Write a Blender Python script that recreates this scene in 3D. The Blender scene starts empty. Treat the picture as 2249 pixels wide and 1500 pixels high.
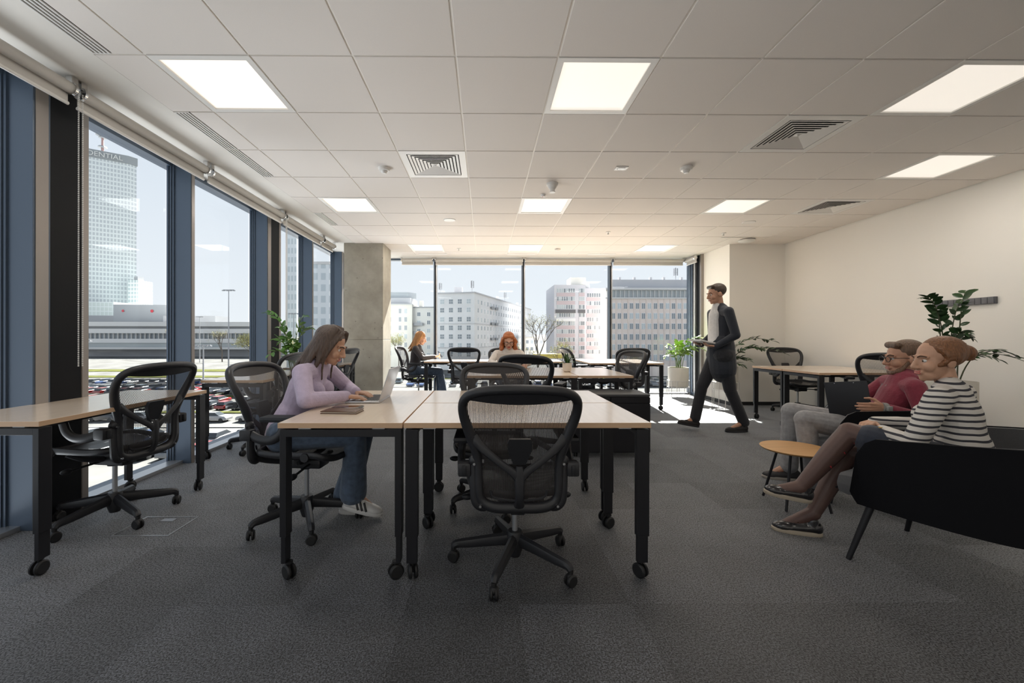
import bpy, bmesh, math, random
from mathutils import Vector, Matrix, Euler
random.seed(7)
PI = math.pi
SC = bpy.context.scene
COL = SC.collection
V = Vector

# ------------------------------------------------------------------ camera, sky, sun, exposure
cam_d = bpy.data.cameras.new('camera'); cam = bpy.data.objects.new('camera', cam_d); COL.objects.link(cam)
YAW, ROLL, CAMZ = 0.0078, 0.0009, 1.18
cam_d.sensor_fit = 'HORIZONTAL'; cam_d.sensor_width = 36.0; cam_d.lens = 894.3 / 2249 * 36
cam_d.shift_x = (1124.5 - 1073.05) / 2249; cam_d.shift_y = (741.2 - 750) / 2249
cam_d.clip_start = 0.05; cam_d.clip_end = 3000
_c, _s, _cr, _sr = math.cos(YAW), math.sin(YAW), math.cos(ROLL), math.sin(ROLL)
_r, _f, _u = V((_c, -_s, 0)), V((_s, _c, 0)), V((0, 0, 1))
_r2 = _cr * _r + _sr * _u; _u2 = -_sr * _r + _cr * _u
cam.matrix_world = Matrix(((_r2.x, _u2.x, -_f.x, 0), (_r2.y, _u2.y, -_f.y, 0), (_r2.z, _u2.z, -_f.z, CAMZ), (0, 0, 0, 1)))
SC.camera = cam

world = bpy.data.worlds.new('sky'); SC.world = world; world.use_nodes = True
nt = world.node_tree; nt.nodes.clear()
wo = nt.nodes.new('ShaderNodeOutputWorld'); bg = nt.nodes.new('ShaderNodeBackground')
tc = nt.nodes.new('ShaderNodeTexCoord'); sx = nt.nodes.new('ShaderNodeSeparateXYZ'); rp = nt.nodes.new('ShaderNodeValToRGB')
nt.links.new(tc.outputs['Generated'], sx.inputs[0]); nt.links.new(sx.outputs['Z'], rp.inputs[0])
rp.color_ramp.elements[0].position = 0.0; rp.color_ramp.elements[0].color = (0.83, 0.85, 0.87, 1)
rp.color_ramp.elements[1].position = 0.75; rp.color_ramp.elements[1].color = (0.50, 0.58, 0.70, 1)
nt.links.new(rp.outputs[0], bg.inputs['Color']); bg.inputs['Strength'].default_value = 1.12
nt.links.new(bg.outputs[0], wo.inputs[0])

sun_d = bpy.data.lights.new('sun', 'SUN'); sun = bpy.data.objects.new('sun', sun_d); COL.objects.link(sun)
sun_d.energy = 38.0; sun_d.angle = math.radians(0.6); sun_d.color = (1.0, 0.95, 0.87)
sun.rotation_euler = V((-0.13, -1.0, -0.93)).to_track_quat('-Z', 'Y').to_euler()

vs = SC.view_settings
SC.display_settings.display_device = 'sRGB'
vs.view_transform = 'Standard'; vs.look = 'None'; vs.gamma = 1.0; vs.use_curve_mapping = False
vs.exposure = 0.10
SC.cycles.max_bounces = 8; SC.cycles.diffuse_bounces = 5; SC.cycles.transparent_max_bounces = 24
SC.cycles.glossy_bounces = 3; SC.cycles.transmission_bounces = 4
SC.cycles.sample_clamp_indirect = 6.0
SC.cycles.caustics_reflective = False; SC.cycles.caustics_refractive = False

HC = 2.821            # ceiling height
GX, GY, GT = -0.775, 2.376, 0.6   # ceiling grid
def area(name, loc, target, sx_, sy_, radiance, col):
    d = bpy.data.lights.new(name, 'AREA'); o = bpy.data.objects.new(name, d); COL.objects.link(o)
    d.shape = 'RECTANGLE'; d.size = sx_; d.size_y = sy_; d.energy = radiance * PI * sx_ * sy_; d.color = col; o.location = loc
    o.rotation_euler = (V(target) - V(loc)).to_track_quat('-Z', 'Y').to_euler(); return o
# added fill lamps outside both glazed walls, below the sightline, imitating bounced daylight
area('fill_light_back', (.7, 30, -6.7), (.7, 8.5, 1.6), 30, 6.0, 5.8, (1.0, .94, .86))
area('fill_light_left', (-14, 3.5, -7.0), (-3.0, 3.5, 1.4), 16, 4.5, 8.5, (.95, .97, 1.0))
# added fill lamp behind the camera
area('fill_light_behind', (1.2, -2.45, 1.35), (1.2, 5, 1.9), 7.6, 2.3, .35, (1.0, .95, .88))
# the ceiling panels themselves
PANELS = [(-2, 0), (2, 0), (6, 0), (8, 2), (-2, 4), (2, 4), (6, 4), (-1, 8), (2, 8), (6, 8), (-2, -4), (2, -4), (6, -4)]
for (c_, r_) in PANELS:
    x_, y_ = GX + (c_ + .5) * GT, GY + (r_ + .5) * GT
    area('panel_lamp', (x_, y_, HC - .008), (x_, y_, 0), .5, .5, 9.5 if r_ > -3 else 6.0, (1.0, .93, .84))

# ------------------------------------------------------------------ mesh builder
def rotz(p, a):
    c, s = math.cos(a), math.sin(a); return V((c * p[0] - s * p[1], s * p[0] + c * p[1], p[2]))

class MB:
    def __init__(s):
        s.v = []; s.f = []; s.mi = []; s.cur = 0
    def add(s, vs_, fs):
        n = len(s.v); s.v += [tuple(p) for p in vs_]
        s.f += [tuple(i + n for i in f) for f in fs]; s.mi += [s.cur] * len(fs); return s
    def box(s, x0, y0, z0, x1, y1, z1, r=0, a=0, piv=None):
        if r > 0:
            bm = bmesh.new(); bmesh.ops.create_cube(bm, size=1)
            for q in bm.verts: q.co = V(((x0 + x1) / 2 + q.co.x * (x1 - x0), (y0 + y1) / 2 + q.co.y * (y1 - y0), (z0 + z1) / 2 + q.co.z * (z1 - z0)))
            bmesh.ops.bevel(bm, geom=bm.edges[:], offset=r, segments=2, profile=0.6, affect='EDGES')
            vs_ = [q.co.copy() for q in bm.verts]; bm.verts.index_update(); fs = [[q.index for q in f.verts] for f in bm.faces]; bm.free()
        else:
            vs_ = [V((x, y, z)) for z in (z0, z1) for y in (y0, y1) for x in (x0, x1)]
            fs = [(0, 2, 3, 1), (4, 5, 7, 6), (0, 1, 5, 4), (2, 6, 7, 3), (0, 4, 6, 2), (1, 3, 7, 5)]
        if a:
            piv = V(piv) if piv else V(((x0 + x1) / 2, (y0 + y1) / 2, 0))
            vs_ = [rotz(q - piv, a) + piv for q in vs_]
        return s.add(vs_, fs)
    def quad(s, a, b, c, d): return s.add([a, b, c, d], [(0, 1, 2, 3)])
    def tube(s, pts, r, n=8, closed=False, ref=None, cap=True, r2=None):
        """r radius or list; r2 = second radius (ellipse) ; ref = reference direction for first axis"""
        pts = [V(p) for p in pts]; m = len(pts)
        rr = r if isinstance(r, (list, tuple)) else [r] * m
        rb = r2 if isinstance(r2, (list, tuple)) else ([r2] * m if r2 else rr)
        rings = []; prev = None
        for i, p in enumerate(pts):
            if closed: t = pts[(i + 1) % m] - pts[i - 1]
            else: t = pts[min(i + 1, m - 1)] - pts[max(i - 1, 0)]
            if t.length < 1e-9: t = V((0, 0, 1))
            t.normalize()
            b = V(ref) if ref else (prev if prev is not None else (V((0, 0, 1)) if abs(t.z) < .9 else V((1, 0, 0))))
            u = b - t * b.dot(t)
            if u.length < 1e-4: u = t.orthogonal()
            u.normalize(); w = t.cross(u); prev = u
            rings.append([p + u * (rr[i] * math.cos(2 * PI * k / n)) + w * (rb[i] * math.sin(2 * PI * k / n)) for k in range(n)])
        vs_ = [q for R in rings for q in R]; fs = []
        for i in range(m if closed else m - 1):
            j = (i + 1) % m
            for k in range(n):
                l = (k + 1) % n; fs.append((i * n + k, i * n + l, j * n + l, j * n + k))
        if not closed and cap:
            fs.append(tuple(range(n - 1, -1, -1))); fs.append(tuple((m - 1) * n + k for k in range(n)))
        return s.add(vs_, fs)
    def lathe(s, prof, c=(0, 0, 0), n=20, axis='z'):
        vs_ = []; fs = []; m = len(prof)
        for (r, z) in prof:
            for k in range(n):
                a = 2 * PI * k / n; x, y = max(r, 1e-5) * math.cos(a), max(r, 1e-5) * math.sin(a)
                p = (x, y, z) if axis == 'z' else ((z, x, y) if axis == 'x' else (y, z, x))
                vs_.append(V(p) + V(c))
        for i in range(m - 1):
            for k in range(n):
                l = (k + 1) % n; fs.append((i * n + k, i * n + l, (i + 1) * n + l, (i + 1) * n + k))
        fs.append(tuple(range(n - 1, -1, -1))); fs.append(tuple((m - 1) * n + k for k in range(n)))
        return s.add(vs_, fs)
    def ell(s, c, r, n=12, m=8, M=None):
        vs_ = []; fs = []
        c = V(c); r = (r, r, r) if not isinstance(r, (tuple, list)) else r
        for i in range(m + 1):
            t = PI * i / m
            for k in range(n):
                a = 2 * PI * k / n
                p = V((r[0] * math.sin(t) * math.cos(a), r[1] * math.sin(t) * math.sin(a), r[2] * math.cos(t)))
                if M: p = M @ p
                vs_.append(c + p)
        for i in range(m):
            for k in range(n):
                l = (k + 1) % n; fs.append((i * n + k, (i + 1) * n + k, (i + 1) * n + l, i * n + l))
        return s.add(vs_, fs)
    def cap(s, a, b, ra, rb, n=14, fl=1.0, ref=None):
        """rounded tapered capsule from a to b; fl flattens across ref"""
        a, b = V(a), V(b); d = b - a; L = d.length
        if L < 1e-6: return s.ell(a, ra)
        t = d / L; u = V(ref) if ref else (V((0, 0, 1)) if abs(t.z) < .9 else V((1, 0, 0)))
        u = u - t * u.dot(t)
        if u.length < 1e-4: u = t.orthogonal()
        u.normalize(); w = t.cross(u); rings = []
        for q in (85, 65, 40, 20, 0): rings.append((a - t * ra * math.sin(math.radians(q)), ra * math.cos(math.radians(q))))
        for q in (0, 20, 40, 65, 85): rings.append((b + t * rb * math.sin(math.radians(q)), rb * math.cos(math.radians(q))))
        vs_ = []; fs = []
        for (p, r) in rings:
            for k in range(n): vs_.append(p + u * (r * fl * math.cos(2 * PI * k / n)) + w * (r * math.sin(2 * PI * k / n)))
        for i in range(9):
            for k in range(n):
                l = (k + 1) % n; fs.append((i * n + k, i * n + l, (i + 1) * n + l, (i + 1) * n + k))
        fs.append(tuple(range(n - 1, -1, -1))); fs.append(tuple(9 * n + k for k in range(n)))
        return s.add(vs_, fs)
    def prism(s, poly, z0, z1):
        n = len(poly); vs_ = [V((x, y, z0)) for x, y in poly] + [V((x, y, z1)) for x, y in poly]
        fs = [tuple(range(n - 1, -1, -1)), tuple(range(n, 2 * n))] + [(i, (i + 1) % n, n + (i + 1) % n, n + i) for i in range(n)]
        return s.add(vs_, fs)
    def xf(s, M, i0=0):
        s.v = s.v[:i0] + [tuple(M @ V(p)) for p in s.v[i0:]]; return s
    def mesh(s, name, mats, smooth=True, off=None):
        me = bpy.data.meshes.new(name)
        vs_ = s.v if off is None else [(p[0] - off[0], p[1] - off[1], p[2] - off[2]) for p in s.v]
        me.from_pydata(vs_, [], s.f)
        for m in (mats if isinstance(mats, (list, tuple)) else [mats]): me.materials.append(m)
        me.polygons.foreach_set('material_index', s.mi)
        if smooth:
            me.polygons.foreach_set('use_smooth', [True] * len(me.polygons))
            me.set_sharp_from_angle(angle=math.radians(38))
        me.validate(); me.update(); return me
    def build(s, name, mats, parent=None, smooth=True, loc=None):
        """verts given in world coordinates of the parent frame"""
        off = None
        if parent is None and loc is not None: off = loc
        me = s.mesh(name, mats, smooth, off); o = bpy.data.objects.new(name, me); COL.objects.link(o)
        if off is not None: o.location = off
        if parent: o.parent = parent
        return o

def smooth_path(pts, closed=False, k=4):
    pts = [V(p) for p in pts]; n = len(pts); out = []
    rng = range(n) if closed else range(n - 1)
    for i in rng:
        if closed: p0, p1, p2, p3 = pts[i - 1], pts[i], pts[(i + 1) % n], pts[(i + 2) % n]
        else: p0, p1, p2, p3 = pts[max(i - 1, 0)], pts[i], pts[i + 1], pts[min(i + 2, n - 1)]
        for j in range(k):
            t = j / k
            out.append(.5 * ((2 * p1) + (-p0 + p2) * t + (2 * p0 - 5 * p1 + 4 * p2 - p3) * t * t + (-p0 + 3 * p1 - 3 * p2 + p3) * t ** 3))
    if not closed: out.append(pts[-1])
    return out
def interp(tab, x):
    """tab sorted list of (x, val)"""
    if x <= tab[0][0]: return tab[0][1]
    for (a, va), (b, vb) in zip(tab, tab[1:]):
        if x <= b: return va + (vb - va) * (x - a) / (b - a)
    return tab[-1][1]

def tag(o, label=None, cat=None, group=None, kind=None):
    if label: o['label'] = label
    if cat: o['category'] = cat
    if group: o['group'] = group
    if kind: o['kind'] = kind
    return o
def empty(name, loc, label=None, cat=None, group=None, rz=0):
    o = bpy.data.objects.new(name, None); COL.objects.link(o); o.location = loc; o.rotation_euler.z = rz
    o.empty_display_size = .1
    return tag(o, label, cat, group)
KIDS = {}
def copy_tree(o, parent=None):
    c = o.copy(); COL.objects.link(c)
    if parent: c.parent = parent
    for ch in list(o.children): copy_tree(ch, c)
    return c

# ------------------------------------------------------------------ materials
def newmat(name):
    m = bpy.data.materials.new(name); m.use_nodes = True; n = m.node_tree; b = n.nodes['Principled BSDF']; return m, n, b
def mat(name, col, rough=.5, metal=0, spec=.5, bump=0, bscale=200, var=0, vscale=8, coat=0, sheen=0, coords='Object', stretch=None):
    m, n, b = newmat(name)
    b.inputs['Base Color'].default_value = (*col, 1); b.inputs['Roughness'].default_value = rough; b.inputs['Metallic'].default_value = metal
    b.inputs['Specular IOR Level'].default_value = spec; b.inputs['Coat Weight'].default_value = coat; b.inputs['Sheen Weight'].default_value = sheen
    if bump or var:
        t = n.nodes.new('ShaderNodeTexCoord'); mp = n.nodes.new('ShaderNodeMapping'); n.links.new(t.outputs[coords], mp.inputs[0])
        if stretch: mp.inputs['Scale'].default_value = stretch
    if bump:
        x = n.nodes.new('ShaderNodeTexNoise'); x.inputs['Scale'].default_value = bscale; x.inputs['Detail'].default_value = 3
        n.links.new(mp.outputs[0], x.inputs['Vector'])
        bp = n.nodes.new('ShaderNodeBump'); bp.inputs['Strength'].default_value = bump; bp.inputs['Distance'].default_value = .01
        n.links.new(x.outputs['Fac'], bp.inputs['Height']); n.links.new(bp.outputs[0], b.inputs['Normal'])
    if var:
        x = n.nodes.new('ShaderNodeTexNoise'); x.inputs['Scale'].default_value = vscale; x.inputs['Detail'].default_value = 5
        n.links.new(mp.outputs[0], x.inputs['Vector'])
        r = n.nodes.new('ShaderNodeValToRGB'); r.color_ramp.elements[0].position = .3; r.color_ramp.elements[1].position = .7
        r.color_ramp.elements[0].color = (*[c * (1 - var) for c in col], 1); r.color_ramp.elements[1].color = (*[min(1, c * (1 + var)) for c in col], 1)
        n.links.new(x.outputs['Fac'], r.inputs[0]); n.links.new(r.outputs[0], b.inputs['Base Color'])
    return m
def sr(r, g, b): return tuple(((c / 255) / 12.92 if c / 255 <= .04045 else ((c / 255 + .055) / 1.055) ** 2.4) for c in (r, g, b))

M = {}
M['wall'] = mat('white_wall_paint', (.90, .87, .815), .7, bump=.03, bscale=300)
M['tile'] = mat('ceiling_tile', (.75, .70, .655), .8, bump=.08, bscale=500, var=.02, vscale=300)
M['plaster'] = mat('plaster', (.74, .71, .66), .8)
M['grid'] = mat('ceiling_grid_white', (.78, .74, .68), .5)
M['white_metal'] = mat('white_metal', (.75, .73, .70), .4)
M['dark_gap'] = mat('dark_duct', (.012, .011, .010), .9)
M['frame'] = mat('anthracite_blue_frame', (.085, .115, .160), .38, metal=.25, bump=.01)
M['frame_black'] = mat('black_window_panel', (.003, .0035, .005), .5, spec=.2)
M['frame_lip'] = mat('bronze_grey_frame_edge', (.30, .27, .25), .35, metal=.4)
M['sill'] = mat('brushed_aluminium_sill', (.45, .46, .48), .35, metal=.7)
M['blind'] = mat('grey_blind_fabric', (.55, .53, .50), .6, bump=.03, bscale=800)
M['chrome'] = mat('chrome', (.7, .7, .7), .15, metal=1)
M['chain'] = mat('bead_chain_plastic', (.7, .69, .67), .4)
M['black'] = mat('black_powder_coat', (.010, .010, .013), .42, spec=.4)
M['plastic'] = mat('black_plastic', (.014, .015, .018), .45, spec=.4, bump=.02, bscale=600)
M['graphite'] = mat('graphite_plastic', (.020, .0205, .024), .42, bump=.02, bscale=500)
M['rubber'] = mat('black_rubber', (.008, .008, .009), .55)
M['baseboard'] = mat('dark_baseboard', (.02, .02, .022), .5)

def glass_mat():
    m, n, b = newmat('window_glass'); n.nodes.remove(b); L = n.links.new
    out = n.nodes['Material Output']; tr = n.nodes.new('ShaderNodeBsdfTransparent'); tr.inputs[0].default_value = (.95, .97, .98, 1)
    gl = n.nodes.new('ShaderNodeBsdfGlossy'); gl.inputs['Roughness'].default_value = .0; gl.inputs[0].default_value = (.8, .85, .9, 1)
    g = n.nodes.new('ShaderNodeNewGeometry'); d = n.nodes.new('ShaderNodeVectorMath'); d.operation = 'DOT_PRODUCT'; L(g.outputs['Normal'], d.inputs[0]); L(g.outputs['Incoming'], d.inputs[1])
    def mth(op, a, c=None):
        x = n.nodes.new('ShaderNodeMath'); x.operation = op
        for k, q in enumerate((a, c)):
            if q is None: continue
            if isinstance(q, (int, float)): x.inputs[k].default_value = q
            else: L(q, x.inputs[k])
        return x.outputs[0]
    c = mth('ABSOLUTE', d.outputs['Value']); f = mth('POWER', mth('SUBTRACT', 1.0, c), 4.0); f = mth('ADD', mth('MULTIPLY', f, .22), .012)
    mx = n.nodes.new('ShaderNodeMixShader'); L(f, mx.inputs[0]); L(tr.outputs[0], mx.inputs[1]); L(gl.outputs[0], mx.inputs[2])
    L(mx.outputs[0], out.inputs[0]); return m
M['glass'] = glass_mat()

def carpet_mat():
    m, n, b = newmat('charcoal_carpet'); L = n.links.new
    t = n.nodes.new('ShaderNodeTexCoord'); oi = n.nodes.new('ShaderNodeObjectInfo')
    geo = n.nodes.new('ShaderNodeNewGeometry')
    def noise(s, d=3, vec=None):
        x = n.nodes.new('ShaderNodeTexNoise'); x.inputs['Scale'].default_value = s; x.inputs['Detail'].default_value = d; L(vec or geo.outputs['Position'], x.inputs['Vector']); return x
    n1 = noise(170, 3); n2 = noise(5, 5); n3 = noise(85, 3)
    r1 = n.nodes.new('ShaderNodeMapRange'); r1.inputs[1].default_value = .40; r1.inputs[2].default_value = .62; r1.inputs[3].default_value = .08; r1.inputs[4].default_value = 2.5; L(n1.outputs['Fac'], r1.inputs[0])
    r2 = n.nodes.new('ShaderNodeMapRange'); r2.inputs[1].default_value = .35; r2.inputs[2].default_value = .65; r2.inputs[3].default_value = .78; r2.inputs[4].default_value = 1.12; L(n2.outputs['Fac'], r2.inputs[0])
    r4 = n.nodes.new('ShaderNodeMapRange'); r4.inputs[1].default_value = .4; r4.inputs[2].default_value = .6; r4.inputs[3].default_value = .55; r4.inputs[4].default_value = 1.45; L(n3.outputs['Fac'], r4.inputs[0])
    r3 = n.nodes.new('ShaderNodeMapRange'); r3.inputs[3].default_value = .60; r3.inputs[4].default_value = 1.50; L(oi.outputs['Random'], r3.inputs[0])
    def mul(a, c):
        x = n.nodes.new('ShaderNodeMath'); x.operation = 'MULTIPLY'; L(a, x.inputs[0]); L(c, x.inputs[1]); return x.outputs[0]
    f = mul(mul(r1.outputs[0], r2.outputs[0]), mul(r3.outputs[0], r4.outputs[0]))
    vm = n.nodes.new('ShaderNodeVectorMath'); vm.operation = 'SCALE'; vm.inputs[0].default_value = (.0235, .0250, .0295); L(f, vm.inputs['Scale'])
    L(vm.outputs[0], b.inputs['Base Color']); b.inputs['Roughness'].default_value = .62; b.inputs['Specular IOR Level'].default_value = .8
    b.inputs['Sheen Roughness'].default_value = .35
    sh = n.nodes.new('ShaderNodeMath'); sh.operation = 'MULTIPLY'; sh.inputs[1].default_value = .95; sh.use_clamp = True; L(f, sh.inputs[0]); L(sh.outputs[0], b.inputs['Sheen Weight'])
    bp = n.nodes.new('ShaderNodeBump'); bp.inputs['Strength'].default_value = .6; bp.inputs['Distance'].default_value = .004; L(n1.outputs['Fac'], bp.inputs['Height']); L(bp.outputs[0], b.inputs['Normal'])
    return m
M['carpet'] = carpet_mat()

def concrete_mat():
    m, n, b = newmat('cast_concrete'); L = n.links.new
    t = n.nodes.new('ShaderNodeTexCoord')
    a = n.nodes.new('ShaderNodeTexNoise'); a.inputs['Scale'].default_value = 2.2; a.inputs['Detail'].default_value = 8; a.inputs['Roughness'].default_value = .62; L(t.outputs['Object'], a.inputs['Vector'])
    r = n.nodes.new('ShaderNodeValToRGB'); r.color_ramp.elements[0].position = .3; r.color_ramp.elements[0].color = (.27, .245, .195, 1); r.color_ramp.elements[1].position = .72; r.color_ramp.elements[1].color = (.46, .43, .36, 1)
    L(a.outputs['Fac'], r.inputs[0])
    vo = n.nodes.new('ShaderNodeTexVoronoi'); vo.inputs['Scale'].default_value = 7; L(t.outputs['Object'], vo.inputs['Vector'])
    mr = n.nodes.new('ShaderNodeMapRange'); mr.inputs[1].default_value = .03; mr.inputs[2].default_value = .09; mr.inputs[3].default_value = .45; mr.inputs[4].default_value = 1; L(vo.outputs['Distance'], mr.inputs[0])
    vm = n.nodes.new('ShaderNodeVectorMath'); vm.operation = 'SCALE'; L(r.outputs[0], vm.inputs[0]); L(mr.outputs[0], vm.inputs['Scale'])
    L(vm.outputs[0], b.inputs['Base Color']); b.inputs['Roughness'].default_value = .75
    bp = n.nodes.new('ShaderNodeBump'); bp.inputs['Strength'].default_value = .25; bp.inputs['Distance'].default_value = .01; L(a.outputs['Fac'], bp.inputs['Height']); L(bp.outputs[0], b.inputs['Normal'])
    return m
M['concrete'] = concrete_mat()

def wood_mat(name, col, dark, rough, axis='Y', spec=.5, coat=0, cior=1.5, crough=.2):
    m, n, b = newmat(name); L = n.links.new
    t = n.nodes.new('ShaderNodeTexCoord'); mp = n.nodes.new('ShaderNodeMapping'); L(t.outputs['Object'], mp.inputs[0])
    mp.inputs['Scale'].default_value = (2, 30, 30) if axis == 'X' else (30, 2, 30)
    a = n.nodes.new('ShaderNodeTexNoise'); a.inputs['Scale'].default_value = 1.6; a.inputs['Detail'].default_value = 5; L(mp.outputs[0], a.inputs['Vector'])
    r = n.nodes.new('ShaderNodeValToRGB'); r.color_ramp.elements[0].position = .3; r.color_ramp.elements[0].color = (*dark, 1); r.color_ramp.elements[1].position = .7; r.color_ramp.elements[1].color = (*col, 1)
    L(a.outputs['Fac'], r.inputs[0]); L(r.outputs[0], b.inputs['Base Color']); b.inputs['Roughness'].default_value = rough; b.inputs['Specular IOR Level'].default_value = spec
    b.inputs['Coat Weight'].default_value = coat; b.inputs['Coat Roughness'].default_value = crough; b.inputs['Coat IOR'].default_value = cior
    return m
M['top'] = wood_mat('light_oak_laminate', (.84, .70, .56), (.78, .64, .50), .3, 'Y', .5, .7, 1.6, .15)
M['edge'] = mat('oak_edge_band', (.60, .40, .25), .45)
M['oak'] = wood_mat('oak_veneer', (.62, .36, .16), (.50, .28, .115), .4, 'X')

def emis(name, col, st):
    m, n, b = newmat(name); b.inputs['Base Color'].default_value = (*col, 1); b.inputs['Emission Color'].default_value = (*col, 1); b.inputs['Emission Strength'].default_value = st; b.inputs['Roughness'].default_value = .5; return m
M['diffuser'] = emis('lamp_diffuser', (.86, .80, .72), .75)
# ------------------------------------------------------------------ room shell
XL, XR, YB, YW = -2.95, 5.25, 8.55, 7.09
YF = -2.6     # wall behind the camera
fl = MB().box(XL - .12, YF, -.25, XR, YB + .1, -.006).build('floor', M['carpet'], None, False); tag(fl, kind='structure')
ct = MB().box(-.2497, -.2497, -.0055, .2497, .2497, 0, 0).mesh('carpet_tile', M['carpet'], False)
nx, ny = 17, 16
for i in range(nx):
    for j in range(ny):
        x = XL + .1 + .25 + .5 * i; y = .8 + .25 + .5 * j
        if x > XR: continue
        if x > 4.3 and y > YW: continue
        o = bpy.data.objects.new('carpet_tile', ct); COL.objects.link(o); o.location = (x, y, 0); o.parent = fl
        o.rotation_euler.z = random.choice((0, PI / 2, PI, -PI / 2))
for j in range(ny):
    y = .8 + .25 + .5 * j
    if y < YW: MB().box(5.1503, y - .2497, -.0055, XR, y + .2497, 0).build('carpet_tile', M['carpet'], fl, False)
fr_ = MB().box(XL, YF, -.0055, XR, .8, -.001).build('carpet_tile', M['carpet'], fl, False)

ce = MB().box(XL - .12, YF, HC + .02, XR, YB + .1, HC + .3).build('ceiling', M['plaster'], None, False); tag(ce, kind='structure')
# plasterboard margins
XG = GX - 2.5 * GT          # left edge of the tile field
YG = GY + 9.5 * GT          # far edge
MB().box(XL - .1, YF, HC, XG, YB + .1, HC + .019).build('plasterboard_margin', M['plaster'], ce, False)
MB().box(XG, YG, HC, XR, YB + .1, HC + .019).build('plasterboard_margin', M['plaster'], ce, False)
ROW0 = -4
YS = GY + ROW0 * GT
MB().box(XG, YF, HC, XR, YS, HC + .019).build('plasterboard_margin', M['plaster'], ce, False)
def gp(c, r): return GX + c * GT, GY + r * GT
lights = [(-2, 0), (2, 0), (6, 0), (8, 2), (-2, 4), (2, 4), (6, 4), (-1, 8), (2, 8), (6, 8), (-2, -4), (2, -4), (6, -4)]
vents = [(0, 2), (5, 1), (8, 4)]
cells = set(lights + vents)
tile_full = MB().box(-.2935, -.2935, HC - .004, .2935, .2935, HC + .012, .003).mesh('ceiling_tile', M['tile'], False)
for c in range(-3, 11):
    for r in range(ROW0, 10):
        x0, y0 = gp(c, r); x1, y1 = x0 + GT, y0 + GT
        x0 = max(x0, XG); x1 = min(x1, XR - .005); y1 = min(y1, YG)
        if x1 - x0 < .05 or (c, r) in cells: continue
        if c == -3 and r in (-2, -1, 1, 2, 5): x0 += .0
        if x1 - x0 > .59 and y1 - y0 > .59:
            o = bpy.data.objects.new('ceiling_tile', tile_full); COL.objects.link(o); o.location = ((x0 + x1) / 2, (y0 + y1) / 2, 0); o.parent = ce
        else:
            if c == -3 and r in (-2, -1, 1, 2, 5): x0 += .115
            MB().box(x0 + .0065, y0 + .0065, HC - .004, x1 - .0065, y1 - .0065, HC + .012, .003).build('ceiling_tile', M['tile'], ce, False)
for c in range(-2, 11):
    x = GX + c * GT
    if x < XR: MB().box(x - .0075, YS, HC + .001, x + .0075, YG, HC + .018).build('grid_rail', M['grid'], ce, False)
for r in range(ROW0, 10):
    y = GY + r * GT
    MB().box(XG, y - .0075, HC + .002, XR, y + .0075, HC + .018).build('grid_rail', M['grid'], ce, False)
for (n, (c, r)) in enumerate(lights):
    x, y = gp(c + .5, r + .5)
    if r < 0:
        nm = 'behind'
    row = {0: 'nearest row of panels', 2: 'near the right wall, alone in its row', 4: 'middle row of panels', 8: 'far row of panels by the back windows', -4: 'row over the camera'}[r]
    colm = 'left' if c < 0 else ('middle' if c < 4 else 'right')
    t = empty('ceiling_light', (x, y, HC), f'{colm} square white ceiling light panel, {row}', 'ceiling light', 'square panel lights in the ceiling')
    MB().box(-.297, -.297, -.006, .297, -.26, .016).box(-.297, .26, -.006, .297, .297, .016).box(-.297, -.26, -.006, -.26, .26, .016).box(.26, -.26, -.006, .297, .26, .016).build('frame', M['white_metal'], t, False)
    MB().box(-.26, -.26, .004, .26, .26, .012).build('diffuser', M['diffuser'], t, False)
for (c, r), w in zip(vents, ('above the middle of the room left of the fire detector', 'nearest the camera on the right', 'far right in front of the white wall')):
    x, y = gp(c + .5, r + .5)
    t = empty('ceiling_vent', (x, y, HC), f'square white air diffuser, {w}', 'air vent', 'square air diffusers in the ceiling')
    MB().box(-.29, -.29, .0025, .29, .29, .017).build('backing', M['dark_gap'], t, False)
    f = MB()
    for (a, b) in ((.293, .235),):
        f.box(-a, -a, -.006, a, -b, .012).box(-a, b, -.006, a, a, .012).box(-a, -b, -.006, -b, b, .012).box(b, -b, -.006, a, b, .012)
    f.build('frame', M['white_metal'], t, False)
    for k in range(7):
        a = .226 - k * .031; b = a - .021; m = MB()
        vs_ = [V((sx_ * q, sy_ * q, z)) for (q, z) in ((a, -.006), (b, -.001)) for (sx_, sy_) in ((-1, -1), (1, -1), (1, 1), (-1, 1))]
        vs_ += [p + V((0, 0, .0025)) for p in vs_]
        m.add(vs_, [(i, (i + 1) % 4, 4 + (i + 1) % 4, 4 + i) for i in range(4)] + [(8 + (i + 1) % 4, 8 + i, 12 + i, 12 + (i + 1) % 4) for i in range(4)])
        m.build('louvre', M['white_metal'], t, False)
    m = MB(); m.add([(-.03, -.03, .002), (.03, -.03, .002), (.03, .03, .002), (-.03, .03, .002), (0, 0, -.012)], [(0, 1, 4), (1, 2, 4), (2, 3, 4), (3, 0, 4), (3, 2, 1, 0)]); m.build('centre_plate', M['white_metal'], t, False)
# slot diffusers along the window side
for (r0, r1, w) in ((-2, 0, 'nearest the camera'), (1, 3, 'second one along'), (5, 6, 'short one farthest from the camera')):
    y0, y1 = GY + r0 * GT + .01, GY + r1 * GT - .01; x0 = XG + .003
    t = empty('slot_diffuser', (x0, y0, HC), f'long white four-slot air grille beside the window blinds, {w}', 'air vent', 'linear slot grilles above the windows')
    MB().box(0, 0, .010, .11, y1 - y0, .016).build('backing', M['dark_gap'], t, False)
    for k in range(5):
        a = k * .0235; MB().box(a, 0, -.004, a + .0115, y1 - y0, .003, .001).build('slat', M['white_metal'], t, False)
    for q in (-.006, y1 - y0): MB().box(0, q, -.005, .1085, q + .006, .005).build('end_cap', M['white_metal'], t, False)

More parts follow.
